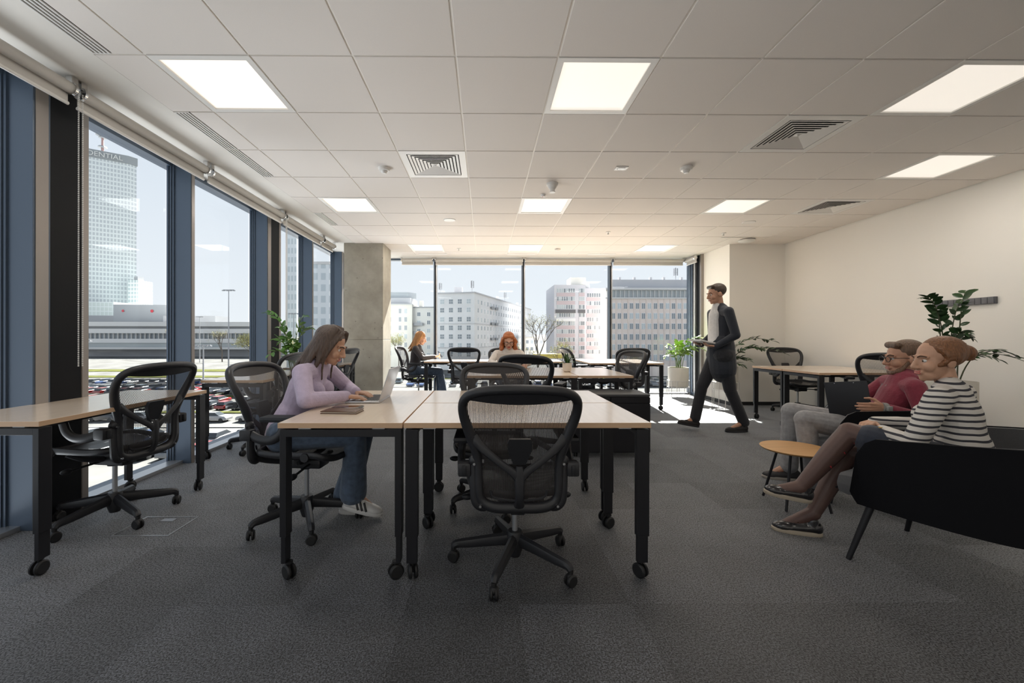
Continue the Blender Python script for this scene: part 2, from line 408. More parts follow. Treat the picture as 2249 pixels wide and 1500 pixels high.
# right wall, recess wall, corner block, wall behind the camera
tag(MB().box(XR, YF, 0, XR + .2, YW + .2, HC + .05).build('wall_right', M['wall'], None, False), kind='structure')
tag(MB().box(4.27, YW, 0, XR, YW + .2, HC + .05).build('wall_back', M['wall'], None, False), kind='structure')
tag(MB().box(4.27, YW + .2, 0, 4.47, 7.93, HC + .05).build('wall_return', M['wall'], None, False), kind='structure')
tag(MB().box(XL - .1, YF - .2, 0, XR + .2, YF, HC + .05).build('wall_front', M['wall'], None, False), kind='structure')
tag(MB().box(XR - .012, YF, 0, XR, YW, .06).build('baseboard_right', M['baseboard'], None, False), kind='structure')
tag(MB().box(4.27, YW - .012, 0, XR - .012, YW, .06).build('baseboard_back', M['baseboard'], None, False), kind='structure')
tag(MB().box(4.258, YW - .012, 0, 4.27, 7.93, .06).build('baseboard_return', M['baseboard'], None, False), kind='structure')

# concrete column with one casting joint
co = empty('concrete_column', (-2.12, 7.385, 0)); tag(co, kind='structure')
MB().box(-.34, -.295, 0, .34, .295, 1.14, .006).build('column_section', M['concrete'], co, False)
MB().box(-.34, -.295, 1.143, .34, .295, HC + .02, .006).build('column_section', M['concrete'], co, False)

# left curtain wall: fins and blocks
lw = empty('wall_left', (XL, 2, 0)); tag(lw, kind='structure')
def L_(mb, name, m, sm=False):
    for i, p in enumerate(mb.v): mb.v[i] = (p[0] - XL, p[1] - 2, p[2])
    return mb.build(name, m, lw, sm)
fins = [1.17, 3.83, 6.49]; blocks = [-.16, 2.5, 5.16, 7.82]
HT = HC + .02
for y in fins:
    L_(MB().box(XL, y, 0, XL + .195, y + .05, HT, .003), 'mullion', M['frame'])
    L_(MB().box(XL + .19, y + .006, 0, XL + .2, y + .044, HT), 'mullion_edge', M['frame_lip'])
    for k in range(3): L_(MB().box(XL - .01 + k * .019, y - .028 + k * .008, 0, XL + .006 + k * .019, y + .002, HT), 'glazing_bead', M['frame'])
for y in blocks:
    L_(MB().box(XL, y, 0, XL + .195, y + .10, HT, .003), 'mullion', M['frame'])
    L_(MB().box(XL + .19, y + .012, 0, XL + .2, y + .085, HT), 'mullion_edge', M['frame_lip'])
    L_(MB().box(XL + .02, y + .105, 0, XL + .19, y + .30, HT), 'opening_panel', M['frame_black'])
    L_(MB().box(XL, y + .305, 0, XL + .195, y + .35, HT, .003), 'mullion', M['frame_lip'])
    for k in range(3): L_(MB().box(XL - .01 + k * .019, y - .028 + k * .008, 0, XL + .006 + k * .019, y + .002, HT), 'glazing_bead', M['frame'])
L_(MB().box(XL - .09, YF, -.25, XL, YB + .1, .028), 'bottom_rail', M['frame'])
L_(MB().box(XL + .002, YF, 0, XL + .12, YB, .03, .003), 'sill_plate', M['sill'])
L_(MB().box(XL - .09, YF, HC - .05, XL + .03, YB, HT), 'top_rail', M['frame'])
edges = sorted([(y, y + .05) for y in fins] + [(y, y + .35) for y in blocks])
wn = 1
for (a0, a1), (b0, b1) in zip(edges, edges[1:]):
    o = MB().box(XL - .05, a1 - .0, .028, XL - .042, b0, HC - .05).build(f'window_{wn}', M['glass'], None, False); tag(o, kind='structure'); wn += 1
o = MB().box(XL - .05, YF, .028, XL - .042, -.16, HC - .05).build(f'window_{wn}', M['glass'], None, False); tag(o, kind='structure'); wn += 1
o = MB().box(XL - .05, 8.17, .028, XL - .042, YB, HC - .05).build(f'window_{wn}', M['glass'], None, False); tag(o, kind='structure'); wn += 1
# outer skin below / above
L_(MB().box(XL - .12, YF, HC + .02, XL, YB, HC + .5), 'spandrel', M['frame'])

# back curtain wall
bw = empty('wall_back_glazed', (0, YB, 0)); tag(bw, kind='structure')
def B_(mb, name, m):
    for i, p in enumerate(mb.v): mb.v[i] = (p[0], p[1] - YB, p[2])
    return mb.build(name, m, bw, False)
mx = [-2.87, -1.04, .79, 2.61]
for x in mx + [4.33]:
    B_(MB().box(x - .035, YB - .09, 0, x - .012, YB + .02, HT, .002), 'mullion', M['frame'])
    B_(MB().box(x - .012, YB - .075, 0, x + .012, YB + .02, HT), 'mullion', M['frame_black'])
    B_(MB().box(x + .012, YB - .09, 0, x + .035, YB + .02, HT, .002), 'mullion', M['sill'])
B_(MB().box(XL, YB - .07, 0, 4.3, YB + .05, .03), 'bottom_rail', M['sill'])
B_(MB().box(XL, YB - .07, HC - .04, 4.47, YB + .05, HT), 'top_rail', M['frame'])
xs = mx + [4.33]
for a, b in zip(xs, xs[1:]):
    o = MB().box(a + .035, YB, .03, b - .035, YB + .008, HC - .04).build(f'window_{wn}', M['glass'], None, False); tag(o, kind='structure'); wn += 1
# glazed return in the far right corner
rw = empty('wall_corner_glazed', (4.3, 8.2, 0)); tag(rw, kind='structure')
def R_(mb, name, m):
    for i, p in enumerate(mb.v): mb.v[i] = (p[0] - 4.3, p[1] - 8.2, p[2])
    return mb.build(name, m, rw, False)
R_(MB().box(4.22, 7.93, 0, 4.42, 7.99, HT, .003), 'mullion', M['frame_lip'])
R_(MB().box(4.25, 7.99, 0, 4.42, 8.17, HT), 'opening_panel', M['frame_black'])
R_(MB().box(4.22, 8.17, 0, 4.42, 8.21, HT, .003), 'mullion', M['sill'])
R_(MB().box(4.28, 8.21, 0, 4.36, 8.48, .05), 'bottom_rail', M['frame'])
R_(MB().box(4.24, 8.48, 0, 4.36, 8.55, HT, .003), 'mullion', M['frame'])
o = MB().box(4.33, 8.21, .05, 4.338, 8.48, HC - .03).build(f'window_{wn}', M['glass'], None, False); tag(o, kind='structure'); wn += 1
tag(MB().box(4.2, 7.09, 0, 4.25, 7.11, .01).build('trim_1', M['baseboard'], None, False), kind='structure') if False else None

# roller blinds ---------------------------------------------------------------
def blind(p0, p1, label, chain_at=None, grp='roller blinds rolled up above the windows'):
    p0, p1 = V(p0), V(p1); d = (p1 - p0).normalized(); side = V((d.y, -d.x, 0))     # side points into the room
    t = empty('roller_blind', p0, label, 'blind', grp)
    q0, q1 = V((0, 0, 0)) + d * .025, (p1 - p0) - d * .025
    MB().tube([q0, q1], .034, 20).build('fabric_roll', M['blind'], t)
    e = side * -.026
    m = MB(); z0, z1 = -.085, -.01
    m.add([q0 + e + V((0, 0, z0)), q1 + e + V((0, 0, z0)), q1 + e + V((0, 0, z1)), q0 + e + V((0, 0, z1))] + [q0 + e * 1.1 + V((0, 0, z0)), q1 + e * 1.1 + V((0, 0, z0)), q1 + e * 1.1 + V((0, 0, z1)), q0 + e * 1.1 + V((0, 0, z1))], [(0, 1, 2, 3), (7, 6, 5, 4), (0, 4, 5, 1)])
    m.build('hanging_fabric', M['blind'], t, False)
    MB().tube([q0 + e + V((0, 0, -.09)), q1 + e + V((0, 0, -.09))], .011, 10).build('bottom_bar', M['white_metal'], t)
    for q in (q0, q1):
        b = MB().tube([q - d * .012, q + d * .004], .042, 18)
        b.box(q.x - .02, q.y - .02, .02, q.x + .02, q.y + .02, HC - p0.z - .0015)
        b.build('bracket', M['chrome'], t)
    if chain_at:
        q = V((0, 0, 0)) if chain_at == 'start' else p1 - p0
        q = q + side * .03
        c = MB(); zb = -1.75
        for s_ in (-.013, .013):
            z = -.02
            while z > zb:
                c.ell(q + d * s_ + V((0, 0, z)), .0048, 5, 4); z -= .012
        c.build('bead_chain', M['chain'], t)
    return t
BX = XL + .34; BZ = HC - .075
bl = [(-2.3, -.05), (-.04, 2.615), (2.625, 3.855), (3.865, 5.295), (5.305, 6.545), (6.555, 7.06)]
names = ['behind the camera on the window side', 'left-hand window wall, nearest the camera', 'left-hand window wall, second from the camera', 'left-hand window wall, third from the camera', 'left-hand window wall, fourth from the camera', 'left-hand window wall, beside the concrete column']
for (a, b), nme, chn in zip(bl, names, (None, 'end', None, 'end', 'start', None)):
    if a < -1: continue
    blind((BX, a, BZ), (BX, b, BZ), f'grey roller blind rolled up on the {nme}', chn)
for (a, b), w in zip([(-1.74, -1.05), (-1.05, .79), (.79, 2.61), (2.61, 4.1)], ('behind the concrete column', 'second pane from the column', 'third pane from the column', 'fourth pane next to the corner')):
    blind((a, YB - .2, HC - .055), (b, YB - .2, HC - .055), f'grey roller blind rolled up over the back window, {w}')
blind((4.14, 8.42, HC - .055), (4.14, 7.98, HC - .055), 'short roller blind over the narrow corner window', 'end')

# small ceiling fittings --------------------------------------------------------
def ceil_item(name, x, y, prof, label, cat, m='white_metal', extra=None, grp=None):
    t = empty(name, (x, y, HC - .003), label, cat, grp)
    MB().lathe(prof, n=20).build('housing', M[m], t)
    if extra: extra(t)
    return t
smoke = [(.0, -.058), (.02, -.056), (.03, -.04), (.032, -.032), (.05, -.030), (.055, -.012), (.055, 0)]
ceil_item('smoke_detector', -.98 + .0, 3.94, smoke, 'white dome smoke detector left of the square air diffuser', 'smoke detector')
ceil_item('smoke_detector', 1.93, 3.90, smoke, 'white dome smoke detector right of the small square sensor', 'smoke detector')
det = [(.0, -.10), (.03, -.098), (.032, -.09), (.026, -.088), (.026, -.065), (.034, -.06), (.045, -.045), (.05, -.03), (.06, -.02), (.06, 0)]
ceil_item('fire_detector', .71, 4.32, det, 'tall white fire detector in front of the middle light panel', 'smoke detector')
def led(t): MB().box(-.012, -.004, -.03, .0, .004, -.012).build('red_lens', mat('red_lens', (.5, .02, .02), .3), t)
ceil_item('alarm_indicator', .66, 4.66, [(.0, -.028), (.02, -.026), (.028, -.01), (.032, 0)], 'tiny white indicator with a red lens beside the fire detector', 'sensor', extra=led)
ceil_item('ceiling_speaker', -.50, 5.68, [(.0, -.006), (.07, -.006), (.078, -.008), (.085, -.004), (.087, 0)], 'flat round white ceiling speaker on the left half of the ceiling', 'speaker')
ceil_item('ceiling_speaker', 3.73, 5.74, [(.0, -.006), (.07, -.006), (.078, -.008), (.085, -.004), (.087, 0)], 'flat round white ceiling speaker near the right wall', 'speaker')
spr = [(.0, -.045), (.012, -.044), (.014, -.03), (.008, -.028), (.01, -.012), (.035, -.008), (.038, 0)]
ceil_item('sprinkler', 1.9, 6.29, spr, 'small ceiling sprinkler right of centre', 'sprinkler')
ceil_item('sprinkler', -.49, 7.5, spr, 'small ceiling sprinkler between the far left and far middle light panels', 'sprinkler')
ceil_item('sprinkler', 1.33, 7.5, [(.0, -.05), (.03, -.045), (.05, -.03), (.055, -.01), (.055, 0)], 'small white detector between the far middle and far right light panels', 'sprinkler')
ceil_item('sprinkler', 3.73, 6.35, spr, 'small dark-tipped sprinkler in front of the white corner block', 'sprinkler')
t = empty('motion_sensor', (1.31, 3.92, HC - .004), 'small square white motion sensor flush in the ceiling', 'sensor')
MB().box(-.06, -.04, -.008, .06, .04, .002, .003).build('frame', M['white_metal'], t)
MB().box(-.035, -.022, -.011, .035, .022, -.007).build('lens', mat('grey_lens', (.25, .24, .23), .3), t)
t = empty('access_point', (4.35, 6.75, HC - .002), 'white slanted wireless access point beside the recess wall', 'access point')
MB().lathe([(.0, -.045), (.10, -.045), (.125, -.03), (.12, -.012), (.06, -.008), (.06, 0)], n=24).build('housing', M['white_metal'], t)
t = empty('slot_diffuser', (3.85, 6.6, HC - .002), 'short thin grey slot in the ceiling near the access point', 'air vent')
MB().box(0, 0, -.006, .5, .03, 0).build('slat', M['blind'], t, False)
for (x, w) in ((.43, 'middle'), (2.0, 'right'), (-1.3, 'left')):
    t = empty('access_hatch', (x, 7.93, HC - .003), f'flush white ceiling access hatch by the back windows, {w} one', 'access hatch')
    MB().box(0, 0, -.006, .55, .012, 0).box(0, .012, -.004, .55, .12, .0).build('hatch_panel', M['white_metal'], t, False)
# floor outlet
t = empty('floor_outlet', (-2.05, 2.56, 0), 'carpeted floor outlet lid with thin steel rim under the left chair', 'floor outlet')
m = MB(); a, b = .17, .13
m.box(-a, -b, 0, a, -b + .008, .003).box(-a, b - .008, 0, a, b, .003).box(-a, -b + .008, 0, -a + .008, b - .008, .003).box(a - .008, -b + .008, 0, a, b - .008, .003).build('rim', M['sill'], t, False)
MB().box(-.03, .06, 0, .05, .1, .004).build('flap', M['sill'], t, False)
# wall coat rail on the right wall
t = empty('coat_rail', (XR, 4.42, 1.57), 'dark grey metal coat rail in two lengths on the right wall', 'coat rack')
for (a, b) in ((-.29, -.015), (.015, .29)):
    p = MB().box(-.028, a, -.036, -.001, b, .036, .003).build('rail', mat('dark_grey_metal', (.10, .10, .11), .4), t)
    k = a + .01
    while k < b - .04:
        MB().box(-.033, k, -.032, -.028, k + .05, .032, .002).build('fold_down_hook', mat('grey_hook_metal', (.13, .13, .14), .35), t); k += .055
# ------------------------------------------------------------------ desks
def caster(mb_w, x, y, r=.036, w=.017, gap=.012, ang=0, z=0):
    """twin wheel, axle direction by ang"""
    i0 = len(mb_w.v); prof = [(0, -w), (r * .8, -w), (r, -w * .6), (r, -.002), (r * .8, 0), (0, 0)]
    mb_w.lathe([(a, b - gap / 2) for a, b in prof], n=20, axis='x'); mb_w.lathe([(a, -b + gap / 2) for a, b in prof[::-1]], n=20, axis='x')
    mb_w.xf(Matrix.Translation((x, y, z + r)) @ Matrix.Rotation(ang, 4, 'Z'), i0)
TOPZ = .768
def desk(x0, y0, x1, y1, label, along, group, seed=0, casters=True):
    rnd = random.Random(seed)
    cx_, cy_ = (x0 + x1) / 2, (y0 + y1) / 2
    t = empty('desk', (cx_, cy_, 0), label, 'desk', group)
    hx, hy = (x1 - x0) / 2 - .002, (y1 - y0) / 2 - .002
    MB().box(-hx + .0015, -hy + .0015, TOPZ - .0245, hx - .0015, hy - .0015, TOPZ, .001).build('tabletop', M['top'], t, False)
    e = MB(); a = .0015
    for (p, q, r_, s_) in ((-hx, -hy, hx, -hy + a), (-hx, hy - a, hx, hy), (-hx, -hy + a, -hx + a, hy - a), (hx - a, -hy + a, hx, hy - a)): e.box(p, q, TOPZ - .025, r_, s_, TOPZ - .0008)
    e.build('edge_band', M['edge'], t, False)
    # legs: long section follows the long side
    lx, ly = (.062, .032) if along == 'X' else (.032, .062)
    zt, zb = TOPZ - .034, .215
    for sx_ in (-1, 1):
        for sy_ in (-1, 1):
            ox, oy = sx_ * (hx - .006), sy_ * (hy - .006)
            xa, xb = sorted((ox, ox - sx_ * lx)); ya, yb = sorted((oy, oy - sy_ * ly))
            lg = MB().box(xa, ya, zb, xb, yb, zt, .003).build('leg', M['black'], t, False)
            m = MB().box(xa + .005, ya + .004, .085, xb - .005, yb - .004, zb, .002)
            m.build('height_extension', M['black'], lg, False)
            mx_, my_ = (xa + xb) / 2, (ya + yb) / 2; an = rnd.uniform(-1.2, 1.2) + (PI / 2 if rnd.random() < .4 else 0)
            mx_ = sx_ * min(abs(mx_), hx - .038); my_ = sy_ * min(abs(my_), hy - .038); w = MB(); caster(w, mx_, my_, .036, ang=an); w.lathe([(.008, .03), (.008, .075), (.018, .076), (.018, .086)], (mx_, my_, 0), 10)
            w.build('caster', M['rubber'], t)
    # end frames' top bars, long rails
    if along == 'X':
        for sx_ in (-1, 1):
            xa, xb = sorted((sx_ * (hx - .006), sx_ * (hx - .006) - sx_ * .05)); MB().box(xa, -hy + .035, zt - .035, xb, hy - .035, zt, .002).build('end_rail', M['black'], t, False)
        for q in (-hy * .45, hy * .45): MB().box(-hx + .06, q - .015, zt - .03, hx - .06, q + .015, zt).build('long_rail', M['black'], t, False)
    else:
        for sy_ in (-1, 1):
            ya, yb = sorted((sy_ * (hy - .006), sy_ * (hy - .006) - sy_ * .05)); MB().box(-hx + .035, ya, zt - .035, hx - .035, yb, zt, .002).build('end_rail', M['black'], t, False)
        for q in (-hx * .45, hx * .45): MB().box(q - .015, -hy + .06, zt - .03, q + .015, hy - .06, zt).build('long_rail', M['black'], t, False)
    s_ = MB()
    for sx_ in (-1, 1):
        for sy_ in (-1, 1):
            p, q = sx_ * (hx - .12), sy_ * (hy - .035); s_.box(p - .03, q - .015, zt, p + .03, q + .015, TOPZ - .0255)
    s_.build('spacers', M['sill'], t, False)['kind'] = 'stuff'
    return t
GA, GB = 'desks pushed together in the front cluster', 'desks pushed together in the middle cluster'
desk(-2.775, 2.0, -2.175, 3.2, 'light oak desk nearest the camera along the left windows, partly cut by the frame', 'Y', 'desks along the left windows', 1)
desk(-2.73, 3.92, -2.13, 5.12, 'light oak desk along the left windows, behind the seated woman in lilac', 'Y', 'desks along the left windows', 2)
desk(-2.73, 5.5, -2.13, 6.7, 'light oak desk along the left windows, in front of the concrete column', 'Y', 'desks along the left windows', 3)
desk(-1.0, 1.962, -.398, 3.167, 'light oak desk with the open laptop and phones on it, front cluster', 'Y', GA, 4)
desk(-.395, 1.962, .805, 2.562, 'light oak desk with a mesh chair pulled up to it nearest the camera', 'X', GA, 5)
desk(-.395, 2.567, .805, 3.167, 'light oak desk behind the nearest desk in the front cluster', 'X', GA, 6)
desk(-.20, 4.39, 1.0, 4.99, 'light oak desk on the near side of the middle cluster, facing the red-haired woman', 'X', GB, 7)
desk(-.20, 4.995, 1.0, 5.595, 'light oak desk holding the red-haired woman\'s laptop and the little potted plant', 'X', GB, 8)
desk(1.005, 4.39, 1.605, 5.59, 'light oak desk at the right end of the middle cluster, over the low black cabinet', 'Y', GB, 9)
GC = 'desks by the back windows'
desk(-1.06, 7.0, .14, 7.6, 'light oak desk near the back windows beside the woman in the black shirt', 'X', GC, 10)
desk(.145, 7.0, 1.345, 7.6, 'light oak desk near the back windows, behind the red-haired woman', 'X', GC, 11)
desk(1.70, 6.58, 2.90, 7.18, 'light oak desk near the back windows on the right, near side of its pair', 'X', GC, 12)
desk(1.70, 7.185, 2.90, 7.785, 'light oak desk near the back windows on the right, far side of its pair', 'X', GC, 13)
GD = 'desks near the white right-hand wall'
desk(3.92, 4.75, 5.12, 5.35, 'light oak desk near the right wall, nearer one of the pair', 'X', GD, 14)
desk(3.92, 5.355, 5.12, 5.955, 'light oak desk near the right wall, farther one of the pair by the recess', 'X', GD, 15)

# ------------------------------------------------------------------ mesh office chair
def mesh_fabric(name, col, pitch, keep, axis='X'):
    m, n, b = newmat(name); L = n.links.new
    b.inputs['Base Color'].default_value = (*col, 1); b.inputs['Roughness'].default_value = .45; b.inputs['Specular IOR Level'].default_value = .4
    t = n.nodes.new('ShaderNodeTexCoord'); s_ = n.nodes.new('ShaderNodeSeparateXYZ'); L(t.outputs['Object'], s_.inputs[0])
    def mth(op, a, c):
        x = n.nodes.new('ShaderNodeMath'); x.operation = op
        for k, q in enumerate((a, c)):
            if isinstance(q, (int, float)): x.inputs[k].default_value = q
            else: L(q, x.inputs[k])
        return x.outputs[0]
    u = mth('FRACT', mth('DIVIDE', s_.outputs['X'], pitch), 0); on = mth('LESS_THAN', u, keep)
    v = mth('FRACT', mth('DIVIDE', s_.outputs['Z' if axis == 'X' else 'Y'], pitch * 1.6), 0); on2 = mth('LESS_THAN', v, .14 if axis == 'Y' else 0.0)
    f = mth('MAXIMUM', on, on2)
    L(f, b.inputs['Alpha']); return m
M['mesh'] = mesh_fabric('woven_back_mesh', (.05, .045, .045), .0052, .52)
M['seat_mesh'] = mesh_fabric('woven_seat_mesh', (.03, .03, .032), .006, .8, 'Y')
M['mesh_dark'] = mat('solid_headband_mesh', (.018, .018, .022), .5)
BACK = [(.395, 0), (.393, .08), (.40, .135), (.425, .172), (.47, .184), (.54, .186), (.60, .188), (.655, .197), (.71, .214), (.765, .234), (.815, .249), (.86, .256), (.90, .250), (.93, .222), (.947, .17), (.956, .09), (.958, 0)]
def back_y(z):
    return interp([(.39, -.215), (.46, -.232), (.54, -.232), (.62, -.235), (.70, -.25), (.78, -.277), (.86, -.312), (.96, -.365)], z)
def back_pt(x, z, lift=0, off=0):
    return V((x, back_y(z) - .035 * (1 - min(1, abs(x) / .25) ** 2) + off, z + lift))
def make_chair(lift, label):
    t = empty('office_chair', (0, 0, 0), label, 'chair')
    # five-star base
    b = MB()
    tips = []
    for k in range(5):
        a = math.radians(-111 + 72 * k); d = V((math.cos(a), math.sin(a), 0)); tips.append((a, d))
    b.lathe([(.0, .04), (.028, .042), (.034, .06), (.042, .085), (.044, .15), (.036, .172), (.0, .174)], n=20)
    b.build('hub', M['graphite'], t)
    for (a, d) in tips:
        m = MB(); pts = smooth_path([d * .03 + V((0, 0, .128)), d * .12 + V((0, 0, .118)), d * .24 + V((0, 0, .102)), d * .305 + V((0, 0, .094)), d * .322 + V((0, 0, .078))], k=3)
        n_ = len(pts); r1 = [.036 - .018 * i / (n_ - 1) for i in range(n_)]; r2 = [.024 - .006 * i / (n_ - 1) for i in range(n_)]
        m.tube(pts, r1, 8, ref=(0, 0, 1), r2=r2); m.build('base_arm', M['graphite'], t)
        w = MB(); an = a + 1.1 + 1.7 * math.sin(3 * a); p = d * .322
        caster(w, p.x, p.y, .030, .016, .010, an); w.lathe([(.007, .03), (.007, .062), (.013, .064), (.013, .082)], (p.x, p.y, 0), 10); w.ell((p.x, p.y, .045), (.022, .022, .02), 10, 6)
        w.build('caster', M['rubber'], t)
    MB().lathe([(.014, .17), (.014, .34 + lift)], n=14).build('gas_lift', M['sill'], t)
    z = lift
    m = MB().box(-.065, -.13, .315 + z, .065, .12, .372 + z, .012).box(-.035, -.2, .335 + z, .035, -.1, .39 + z, .01)
    m.lathe([(.0, .30), (.038, .302), (.045, .33)], (0, 0, z), 16)
    m.build('tilt_mechanism', M['plastic'], t)
    MB().tube([(.05, .05, .345 + z), (.24, .06, .335 + z)], .007, 8).ell((.27, .062, .335 + z), (.038, .022, .018), 12, 8).build('control_knob', M['plastic'], t)
    MB().tube([(-.05, .02, .345 + z), (-.23, .03, .335 + z)], .007, 8).ell((-.25, .032, .335 + z), (.032, .02, .016), 12, 8).build('control_knob', M['plastic'], t)
    # seat frame ring and seat mesh
    ring = [(-.20, -.185, .452), (-.225, -.08, .445), (-.245, .06, .452), (-.25, .17, .455), (-.235, .235, .44), (-.15, .268, .42), (0, .275, .412), (.15, .268, .42), (.235, .235, .44), (.25, .17, .455), (.245, .06, .452), (.225, -.08, .445), (.20, -.185, .452), (.10, -.215, .448), (0, -.22, .446), (-.10, -.215, .448)]
    m = MB().tube(smooth_path([V(p) + V((0, 0, z)) for p in ring], True, 4), .020, 10, True, ref=(0, 0, 1), r2=.014); m.build('seat_frame', M['graphite'], t)
    for s_ in (-1, 1):
        m = MB().tube(smooth_path([(s_ * .07, 0, .36 + z), (s_ * .16, .03, .385 + z), (s_ * .225, .06, .43 + z)]), .018, 8); m.build('seat_bracket', M['graphite'], t)
        m = MB().lathe([(.0, -.008), (.024, -.008), (.028, 0), (.024, .008), (0, .008)], (s_ * .262, .13, .445 + z), 16, 'x'); m.build('pivot_disc', M['graphite'], t)
    sm = MB(); nx_, ny_ = 12, 12; idx = []
    for j in range(ny_ + 1):
        v = j / ny_; y = -.215 + .485 * v; hw = interp([(-.215, .10), (-.19, .195), (-.08, .22), (.06, .24), (.17, .245), (.235, .23), (.27, .12)], y)
        zz = interp([(-.215, .447), (-.08, .441), (.17, .452), (.235, .44), (.27, .415)], y)
        for i in range(nx_ + 1):
            u = -1 + 2 * i / nx_; sm.v.append((u * hw, y, zz + z - .022 * (1 - u * u) * (1 - abs(2 * v - 1) ** 3)))
    for j in range(ny_):
        for i in range(nx_): a = j * (nx_ + 1) + i; sm.f.append((a, a + 1, a + nx_ + 2, a + nx_ + 1)); sm.mi.append(0)
    sm.build('seat_mesh', M['seat_mesh'], t)
    # back: frame loop
    loop = [(x, zz) for zz, x in BACK] + [(-x, zz) for zz, x in BACK[::-1][1:-1]]
    pts = smooth_path([back_pt(x, zz, z) for x, zz in loop], True, 3)
    rad = []
    for p in pts:
        zz = p.z - z; rad.append(interp([(.39, .026), (.45, .02), (.60, .020), (.70, .026), (.85, .022), (.96, .021)], zz))
    MB().tube(pts, rad, 10, True, ref=(0, 1, 0), r2=[r_ * 1.0 for r_ in rad]).build('back_frame', M['graphite'], t)
    # mesh surface
    bm_ = MB(); rows = 18; cols = 14
    for j in range(rows + 1):
        zz = .402 + (.950 - .402) * j / rows; hw = interp([(.395, .10), (.40, .135), (.425, .17), (.47, .184), (.60, .188), (.655, .197), (.71, .214), (.765, .234), (.815, .249), (.86, .256), (.90, .25), (.93, .222), (.947, .17), (.956, .09)], zz) - .006
        for i in range(cols + 1): bm_.v.append(tuple(back_pt((-1 + 2 * i / cols) * hw, zz, z, .006)))
    for j in range(rows):
        for i in range(cols): a = j * (cols + 1) + i; bm_.f.append((a, a + 1, a + cols + 2, a + cols + 1)); bm_.mi.append(0)
    bm_.build('back_mesh', M['mesh'], t)
    # solid head band dipping in the middle
    hb = MB(); cols = 16
    for i in range(cols + 1):
        u = -1 + 2 * i / cols; x = u * .235; zt_ = interp([(0, .952), (.09, .95), (.17, .94), (.222, .92), (.24, .90)], abs(x)); zb_ = .888 + .020 * abs(u) ** 2
        for zz in (zb_, zt_):
            for o_ in (.002, -.010): hb.v.append(tuple(back_pt(x, zz, z, o_)))
    for i in range(cols):
        a = i * 4; c = a + 4
        for (p, q) in ((0, 1), (1, 3), (3, 2), (2, 0)): hb.f.append((a + p, a + q, c + q, c + p)); hb.mi.append(0)
    hb.build('head_band', M['mesh_dark'], t)
    # Y spine
    o_ = -.022
    m = MB()
    for s_ in (-1, 1):
        p = [back_pt(s_ * .212, .725, z, -.008), back_pt(s_ * .165, .675, z, o_), back_pt(s_ * .09, .615, z, o_ - .008), back_pt(s_ * .03, .572, z, o_ - .01), back_pt(s_ * .004, .54, z, o_ - .01)]
        m.tube(smooth_path(p, k=3), [.010] * 13, 8, ref=(0, 1, 0), r2=[.026, .024, .021, .019, .018, .017, .017, .017, .018, .019, .02, .02, .018])
    m.tube(smooth_path([back_pt(0, .60, z, o_ - .008), back_pt(0, .52, z, o_ - .012), back_pt(0, .45, z, o_ - .01), back_pt(0, .40, z, -.01)], k=3), [.009, .011, .012, .012, .012, .012, .012, .012, .012, .012], 8, ref=(0, 1, 0), r2=[.016, .02, .024, .023, .021, .02, .02, .021, .023, .027])
    m.build('back_spine', M['graphite'], t)
    # lumbar pad
    m = MB(); pd = [(-.048, .725), (.048, .725), (.056, .70), (.05, .66), (.028, .605), (-.028, .605), (-.05, .66), (-.056, .70)]
    for o2 in (.0, -.024):
        for x, zz in pd: m.v.append(tuple(back_pt(x, zz, z, o2)))
    m.f = [tuple(range(8)), tuple(range(15, 7, -1))] + [(i, 8 + i, 8 + (i + 1) % 8, (i + 1) % 8) for i in range(8)]; m.mi = [0] * 10
    m.build('lumbar_pad', M['plastic'], t)
    # lower lip curve inside the frame
    m = MB().tube(smooth_path([back_pt(-.13, .475, z, .004), back_pt(-.11, .44, z, .004), back_pt(0, .428, z, .004), back_pt(.11, .44, z, .004), back_pt(.13, .475, z, .004)]), .006, 6); m.build('lower_lip', M['graphite'], t)
    # side posts, arms
    for s_ in (-1, 1):
        m = MB().tube(smooth_path([(s_ * .206, -.232, .612 + z), (s_ * .205, -.235, .55 + z), (s_ * .203, -.238, .47 + z), (s_ * .197, -.236, .42 + z), (s_ * .172, -.232, .395 + z), (s_ * .14, -.228, .40 + z)]), .021, 10, ref=(0, 1, 0), r2=.024)
        m.ell((s_ * .206, -.24, .612 + z), .026, 12, 8); m.build('side_post', M['graphite'], t)
        m = MB()
        for (px, pz) in ((.206, .60), (.178, .405)): m.lathe([(.0, -.028), (.006, -.028), (.008, -.02), (.008, -.01)], (s_ * px, -.24, pz + z), 10, 'y')
        m.build('bolts', M['chrome'], t)['kind'] = 'stuff'
        MB().tube(smooth_path([(s_ * .16, -.225, .405 + z), (s_ * .10, -.18, .375 + z), (s_ * .04, -.12, .355 + z)]), .020, 8).build('back_yoke', M['graphite'], t)
        # arm bracket block and lever
        m = MB().box(min(s_ * .222, s_ * .282), -.255, .535 + z, max(s_ * .222, s_ * .282), -.185, .60 + z, .012); m.build('arm_bracket', M['graphite'], t)
        MB().box(s_ * .252 - .009, -.264, .545 + z, s_ * .252 + .009, -.25, .59 + z, .004).build('arm_lock', M['plastic'], t)
        m = MB().tube(smooth_path([(s_ * .255, -.20, .57 + z), (s_ * .268, -.13, .545 + z), (s_ * .276, -.06, .545 + z), (s_ * .278, -.01, .575 + z), (s_ * .276, .015, .62 + z), (s_ * .272, .03, .655 + z)]), [.020] * 21, 10, ref=(1, 0, 0), r2=.026)
        m.build('arm_curve', M['graphite'], t)
        i0 = 0; m = MB().box(s_ * .268 - .046, -.115, .652 + z, s_ * .268 + .046, .155, .685 + z, .016); m.build('arm_pad', M['plastic'], t)
    return t
